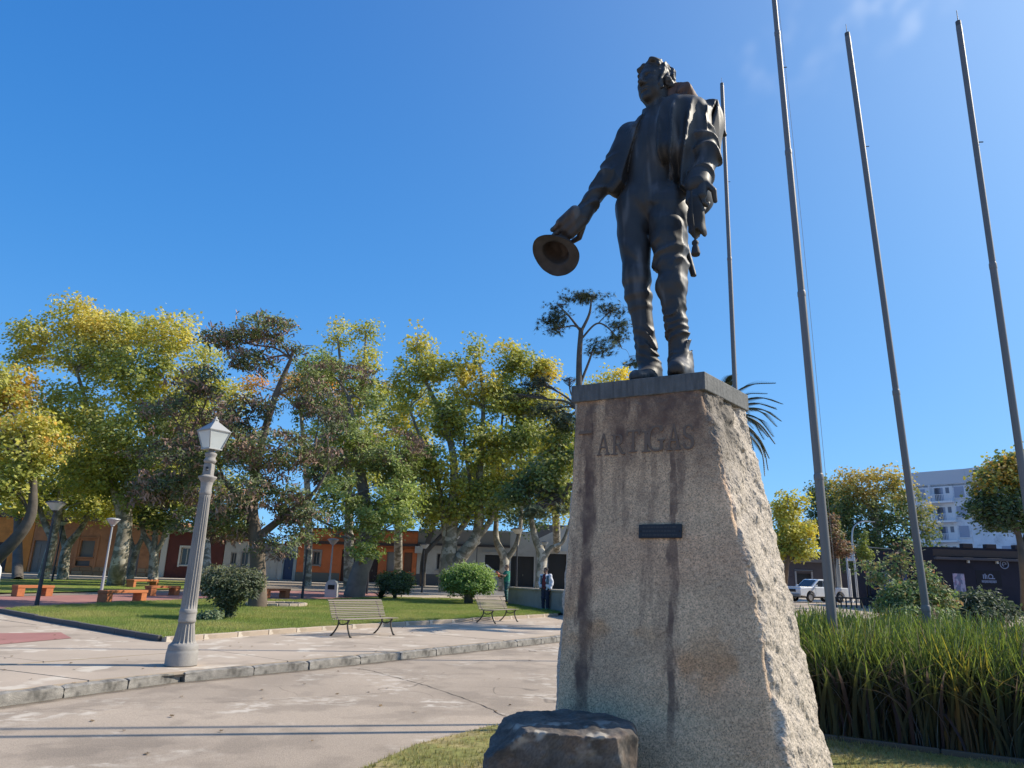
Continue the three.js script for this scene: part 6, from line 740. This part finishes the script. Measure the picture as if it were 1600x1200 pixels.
tree('plane_tree', 'dark green plane tree directly behind the thick flagpole', { base: [28.762, 0.662, -66.784], seed: 43, bark: BK.dark, trunks: [tr(Q([30.147, 0.617, -70], .4), Q([30.543, 4.486, -70], .3), Q([31.097, 8.724, -70], .18))], blobs: [[30.544, 10.248, -70, 1.367, 1.615], [31.712, 9.356, -70, 1.362, 2.229], [29.902, 7.773, -70, 1.354, 2.093], [31.13, 6.296, -70, 1.836, 1.591], [32.295, 6.933, -70, 1.227, 2.208]], leaf: bigR(6000, [GR[0], GR[1], GR[2], [.15, .14, .025]]) });
tree('reddish_tree', 'small tree with reddish brown leaves right of the thick flagpole', { base: [25.523, 0.558, -58.151], seed: 44, bark: BK.brown, trunks: [tr(Q([22.827, 0.711, -52], .10), Q([23.11, 2.879, -52], .08), Q([23.36, 4.649, -52], .05))], blobs: [[23.283, 5.317, -52, 0.637, 1.184], [23.502, 4.209, -52, 0.815, 0.724], [23.133, 6.212, -52, 0.366, 0.549]], leaf: planeLeaf(2200, [[.07, .07, .02], [.12, .075, .035], [.17, .085, .045], [.10, .12, .02]], { size: .2, cr: .24 }) });
tree('young_tree', 'slender young green tree propped by two thin stakes before the dark trees', { base: [28.77, 0.57, -59.18], seed: 45, bark: BK.brown, trunks: [tr(Q([28.77, 0.57, -59.18], .05), Q([23.379, 2.839, -48], .04), Q([23.502, 4.471, -48], .025)), tr(Q([29.221, 0.574, -59.477], .03), Q([23.485, 2.239, -48], .03)), tr(Q([28.621, 0.569, -59.082], .03), Q([23.402, 2.237, -48], .03))], blobs: [[23.428, 3.732, -48, 0.417, 0.417], [23.494, 4.389, -48, 0.377, 0.377], [23.467, 4.964, -48, 0.168, 0.252], [23.705, 3.985, -48, 0.292, 0.376], [23.2, 3.971, -48, 0.251, 0.292]], leaf: planeLeaf(1100, [GR[2], YG[1], YG[2]], { size: .17, cr: .17 }) });
tree('plane_tree', 'dark green tree with orange tipped top at the right edge before the white block', { base: [32.948, 0.43, -47.512], seed: 46, bark: BK.dark, limb: 1.2, trunks: [tr(Q([32.948, 0.43, -47.512], .22), Q([25.976, 3.096, -37], .18), Q([25.991, 4.423, -37], .14), Q([25.673, 5.962, -37], .09)), tr(Q([26.011, 3.725, -37], .13), Q([26.541, 5.016, -37], .09), Q([26.936, 6.654, -37], .06))], blobs: [[25.733, 7.446, -37, 1.257, 0.992], [24.801, 6.756, -37, 0.856, 0.856], [26.48, 7.97, -37, 0.996, 0.863], [24.492, 5.764, -37, 0.785, 0.654], [25.648, 5.798, -37, 1.308, 0.85], [27.323, 6.995, -37, 1.318, 1.516], [25.055, 5.133, -37, 0.846, 0.456], [26.791, 5.345, -37, 1.108, 0.782], [26.018, 8.225, -37, 0.599, 0.466]], leaf: planeLeaf(10500, [GR[0], GR[1], GR[1], GR[2], YG[3], OR[2]], { size: .22, cr: .36, topTone: 2.2, gap: -.3 }) });
// --- shrubs
function shrub(name, label, base, blobs, leaf, stems, barkM, seed) { return tree(name, label, { cat: 'shrub', base, seed, bark: barkM, twigs: 4, trunks: stems, blobs, leaf }); }
const sl = (n, pal, o = {}) => ({ n, size: .10, geo: LEAF.oval, pal, cr: .13, per: 12, gap: -.5, inner: .3, topTone: 1, hole: 0, ...o });
shrub('dense_shrub', 'dense dark bush narrowing to its stems right of the big fluted lamp post', [-8.055, 0.274, -22.003], [[-8.27, 1.348, -21.6, 0.558, 0.335], [-7.653, 1.312, -21.6, 0.558, 0.372], [-7.962, 1.125, -21.6, 0.742, 0.371], [-8.559, 1.161, -21.6, 0.26, 0.26], [-7.378, 1.195, -21.6, 0.26, 0.26], [-7.947, 0.735, -21.6, 0.332, 0.222], [-7.209, 1.325, -21.6, 0.167, 0.223], [-7.949, 0.472, -21.6, 0.147, 0.147]], sl(12000, [[.022, .035, .012], [.045, .06, .02], [.08, .085, .03], [.14, .12, .06]]), [tr(Q([-8.055, 0.274, -22.003], .06), Q([-8.094, 0.731, -21.6], .04), Q([-8.43, 1.165, -21.6], .02)), tr(Q([-8.039, 0.274, -22.01], .06), Q([-7.801, 0.74, -21.6], .04), Q([-7.57, 1.243, -21.6], .02)), tr(Q([-8.071, 0.274, -21.995], .05), Q([-7.989, 0.911, -21.6], .03), Q([-8.029, 1.355, -21.6], .015))], BK.brown, 51);
shrub('low_shrub', 'low grey green ground plant on the lawn left of the dense bush', [-7.976, 0.252, -20.199], [[-8.307, 0.3, -21, 0.25, 0.107], [-8.085, 0.374, -21, 0.179, 0.107], [-8.514, 0.26, -21, 0.143, 0.071]], sl(1500, [[.05, .075, .035], [.10, .13, .06], [.15, .18, .09]], { size: .09 }), [tr(Q([-7.976, 0.252, -20.199], .02), Q([-8.307, 0.3, -21], .015))], BK.brown, 52);
shrub('round_shrub', 'clipped round bright green bush on a short trunk near the man in green', [-1.727, 0.43, -35.002], [[-2.113, 1.659, -34.5, 0.833, 0.476], [-1.216, 1.541, -34.5, 0.654, 0.476], [-2.545, 1.36, -34.5, 0.475, 0.416], [-1.738, 1.24, -34.5, 1.008, 0.415], [-1.678, 1.902, -34.5, 0.775, 0.298], [-0.968, 1.262, -34.5, 0.356, 0.356]], sl(12500, [[.04, .075, .012], [.07, .12, .018], [.12, .18, .03], [.17, .23, .05]], { size: .13, cr: .17 }), [tr(Q([-1.727, 0.43, -35.002], .22), Q([-1.721, 0.871, -34.5], .2), Q([-1.803, 1.381, -34.5], .14)), tr(Q([-1.719, 0.814, -34.5], .1), Q([-1.353, 1.251, -34.5], .06))], BK.dark, 53);
shrub('variegated_shrub', 'small rounded bush with yellow patches in front of the grey plinth', [-5.64, 0.468, -38.149], [[-5.52, 1.201, -37, 0.7, 0.446], [-5.917, 1.405, -37, 0.446, 0.319], [-5.052, 1.337, -37, 0.446, 0.446]], sl(5500, [[.025, .04, .012], [.04, .06, .014], [.08, .10, .02], [.32, .26, .03]], { size: .14, cr: .16 }), [tr(Q([-5.64, 0.468, -38.149], .12), Q([-5.514, 1.11, -37], .07))], BK.dark, 54);
{ const b = [-6.154, 0.453, -36.951], o = thing('spiky_plant', 'dark spiky leaved plant left of the yellow patched bush', 'plant', b), lf = new THREE.PlaneGeometry(.07, 1.1, 1, 6).translate(0, .55, 0), p = lf.attributes.position; for (let i = 0; i < p.count; i++) { const y = p.getY(i) / 1.1; p.setXYZ(i, p.getX(i) * (1 - y * .95), y * 1.05, .42 * y * y); } lf.computeVertexNormals(); const m = new THREE.MeshStandardMaterial({ color: C(.03, .05, .025), roughness: .6, side: THREE.DoubleSide }), R = rng(61); for (let i = 0; i < 46; i++) { const q = part('leaf', lf, m, o); q.rotation.set(.1 + R() * .9, i * 2.4, 0, 'YXZ'); q.scale.setScalar(.7 + R() * .5); } }
shrub('rose_bush', 'tall tangled climbing rose bush growing round the third flagpole', [7.79, 0.979, -14.5], [[7.628, 1.403, -14, 0.479, 0.311], [7.279, 1.508, -14, 0.24, 0.24], [7.656, 1.991, -14.5, 0.175, 0.376], [7.85, 2.365, -14.5, 0.101, 0.278], [7.966, 1.702, -14, 0.241, 0.313], [8.171, 1.418, -14, 0.287, 0.239], [8.176, 2.129, -14.5, 0.126, 0.302], [7.334, 1.8, -14.5, 0.175, 0.125], [7.404, 2.053, -15, 0.182, 0.078], [7.133, 1.274, -14, 0.239, 0.167], [7.497, 1.138, -13.5, 0.574, 0.161]], sl(7000, [[.022, .04, .012], [.04, .07, .016], [.075, .12, .025], [.13, .15, .05], [.20, .10, .05]], { size: .085, cr: .12, gap: -.12, per: 9 }), [tr(Q([7.568, 0.888, -14], .03), Q([7.628, 1.514, -14.2], .02), Q([7.747, 2.239, -14.5], .012), Q([7.886, 2.677, -14.5], .006)), tr(Q([7.627, 0.89, -14], .03), Q([7.898, 1.642, -14], .02), Q([8.191, 2.252, -14.5], .01)), tr(Q([7.508, 0.887, -14], .02), Q([7.435, 1.506, -14.3], .015), Q([7.463, 1.992, -15], .008), Q([7.212, 2.086, -15], .005))], BK.brown, 55);
shrub('dark_shrub', 'low dark bush in front of the black shop wall', [10.577, 0.843, -17], [[10.352, 1.322, -17, 0.319, 0.203], [10.802, 1.404, -17, 0.378, 0.203], [11.221, 1.277, -17, 0.348, 0.174], [10.762, 1.125, -17, 0.723, 0.203], [10.114, 1.176, -17, 0.29, 0.203]], sl(6000, [[.02, .03, .012], [.035, .05, .018], [.06, .075, .03], [.11, .11, .05]], { size: .10, cr: .14 }), [tr(Q([10.568, 0.775, -17], .04), Q([10.645, 1.33, -17], .02)), tr(Q([10.713, 0.779, -17], .03), Q([11.001, 1.27, -17], .02))], BK.brown, 56);

const inside = (p, x, z) => { let c = false; for (let i = 0, j = p.length - 1; i < p.length; j = i++) if ((p[i][1] > z) !== (p[j][1] > z) && x < (p[j][0] - p[i][0]) * (z - p[i][1]) / (p[j][1] - p[i][1]) + p[i][0]) c = !c; return c; };
// ================================================================ HEDGE OF STRAP LEAVES, GRASS
{
  const strip = (bend) => { const n = 6, P0 = [], x = []; for (let i = 0; i <= n; i++) { const t = i / n, w = .0155 * (1 - Math.pow(t, 2.2)) * (.75 + .5 * Math.sin(t * 3.1)), y = t * (1 - .28 * bend * t), z = bend * t * t * .55; P0.push([-w, y, z - .006], [0, y, z], [w, y, z - .006]); } for (let i = 0; i < n; i++) for (let k = 0; k < 2; k++) { const a = i * 3 + k; x.push(a, a + 1, a + 3, a + 1, a + 4, a + 3); } return tint(flat(P0, x), (px, py) => { const k = smooth(.42, .92, py); return [mix(.32, 1, k), mix(.22, 1, k), mix(.34, 1, k)]; }); };  // brown sheath tint at the foot, carried up the blade as painted shade
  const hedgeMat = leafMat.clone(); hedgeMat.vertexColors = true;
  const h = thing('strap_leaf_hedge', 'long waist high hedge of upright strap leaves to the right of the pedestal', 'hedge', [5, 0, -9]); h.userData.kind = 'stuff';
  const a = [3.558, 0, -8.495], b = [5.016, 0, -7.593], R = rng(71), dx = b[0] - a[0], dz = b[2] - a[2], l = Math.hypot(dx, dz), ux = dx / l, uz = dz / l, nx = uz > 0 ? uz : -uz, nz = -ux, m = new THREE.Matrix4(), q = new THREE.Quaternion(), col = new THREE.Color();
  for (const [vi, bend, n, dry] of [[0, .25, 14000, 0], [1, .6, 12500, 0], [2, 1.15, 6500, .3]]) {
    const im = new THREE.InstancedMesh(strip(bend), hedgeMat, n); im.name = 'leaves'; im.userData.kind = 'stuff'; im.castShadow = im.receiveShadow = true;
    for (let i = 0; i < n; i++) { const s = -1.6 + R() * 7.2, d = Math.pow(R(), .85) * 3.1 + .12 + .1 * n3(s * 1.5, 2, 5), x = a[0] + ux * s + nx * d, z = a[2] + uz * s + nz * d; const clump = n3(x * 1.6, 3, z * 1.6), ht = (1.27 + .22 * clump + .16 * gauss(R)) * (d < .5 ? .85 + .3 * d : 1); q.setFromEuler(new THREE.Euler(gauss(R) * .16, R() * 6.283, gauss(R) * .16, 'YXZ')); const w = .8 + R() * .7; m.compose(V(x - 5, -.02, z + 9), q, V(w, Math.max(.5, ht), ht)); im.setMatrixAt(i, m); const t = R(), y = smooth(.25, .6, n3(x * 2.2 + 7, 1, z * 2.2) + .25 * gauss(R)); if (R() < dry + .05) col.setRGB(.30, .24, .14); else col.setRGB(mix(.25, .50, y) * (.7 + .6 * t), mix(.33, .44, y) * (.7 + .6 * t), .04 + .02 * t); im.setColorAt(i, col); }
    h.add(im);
  }
  const soil = struct('hedge_soil', sheet([[a[0] - ux * 2, a[2] - uz * 2], [a[0] + ux * 6, a[2] + uz * 6], [a[0] + ux * 6 + nx * 3.6, a[2] + uz * 6 + nz * 3.6], [a[0] - ux * 2 + nx * 3.6, a[2] - uz * 2 + nz * 3.6]], .022), M.dirt);
  const e = thing('bed_edging', 'thin pale stone edging strip along the foot of the hedge', 'edging'); e.userData.kind = 'structure'; for (let i = 0; i < 8; i++) { const s = -1.8 + i * .95, o = part('edging_stone', rbox(.935, .06, .045, .01), M.dirt, e); o.position.set(a[0] + ux * (s + .47), .035, a[2] + uz * (s + .47)); o.rotation.y = Math.atan2(-uz, ux) + (R() - .5) * .02; }
}
{
  const tuft = (() => { const P0 = [], x = []; for (let i = 0; i < 5; i++) { const a = i * 1.257 + .3, k = P0.length, c = Math.cos(a), s = Math.sin(a), b = .35 + .25 * (i % 3); P0.push([c * .1 - s * .07, 0, s * .1 + c * .07], [c * .1 + s * .07, 0, s * .1 - c * .07], [c * (b), 1 - .2 * (i % 2), s * b]); x.push(k, k + 1, k + 2); } return flat(P0, x); })();
  const field = (label, poly, n, off, s0, s1, seed, zMin, pal) => { const R = rng(seed), xs = poly.map(p => p[0]), zs = poly.map(p => p[1]), x0 = Math.min(...xs), x1 = Math.max(...xs), z0 = Math.max(zMin, Math.min(...zs)), z1 = Math.max(...zs), im = new THREE.InstancedMesh(tuft, leafMat, n), m = new THREE.Matrix4(), q = new THREE.Quaternion(), col = new THREE.Color(); let i = 0, g = 0; while (i < n && g++ < n * 20) { const z = mix(z1, z0, Math.pow(R(), 1.25)), x = mix(x0, x1, R()); if (!inside(poly, x, z)) continue; q.setFromAxisAngle(V(0, 1, 0), R() * 6.28); const s = mix(s0, s1, R()) * (1 + .5 * n3(x, 1, z)); m.compose(V(x, T(z) + off - .005, z), q, V(s, s * (.7 + .5 * R()), s)); im.setMatrixAt(i, m); const y = smooth(-.2, .42, fbm(x * .45, 3, z * .45, 3) + .25 * gauss(R)), v = .7 + .6 * R(); col.setRGB(mix(pal[0][0], pal[1][0], y) * v, mix(pal[0][1], pal[1][1], y) * v, mix(pal[0][2], pal[1][2], y) * v); im.setColorAt(i++, col); } im.count = i; im.name = numbered('grass'); im.userData = { label, category: 'grass', kind: 'stuff' }; im.receiveShadow = true; scene.add(im); };
  field('short green grass growing over the large lawn behind the benches', LAWN, 120000, .235, .045, .085, 81, -46, [[.24, .32, .04], [.45, .42, .11]]);
  field('patchy dry grass round the foot of the pedestal and boulder', patch, 42000, .012, .025, .06, 82, -12, [[.26, .26, .06], [.48, .38, .15]]);
}
// fallen leaves scattered over street and pavement
{ const R = rng(91), n = 170, im = new THREE.InstancedMesh(LEAF.plane, dryMat, n), m = new THREE.Matrix4(), q = new THREE.Quaternion(), col = new THREE.Color(), walk = [...KL, [14, -52], [-45, -52], [-45, 8]]; let i = 0;
  while (i < n) { const z = -5.5 - R() * 24, x = -12 + R() * 15; if (inside(LAWN, x, z) || inside(patch, x, z)) continue; q.setFromEuler(new THREE.Euler((R() - .5) * .5, R() * 6.28, (R() - .5) * .5)); const s = .03 + R() * .035; m.compose(V(x, T(z) + (inside(walk, x, z) ? .162 : .012), z), q, V(s, s, s)); im.setMatrixAt(i, m); const v = .5 + R() * .7; col.setRGB(.20 * v, .13 * v, .06 * v); im.setColorAt(i++, col); }
  im.name = 'fallen_leaves'; im.userData = { label: 'dry brown leaves scattered over the street and pavement', category: 'leaves', kind: 'stuff' }; scene.add(im); }
renderer.render(scene, camera);
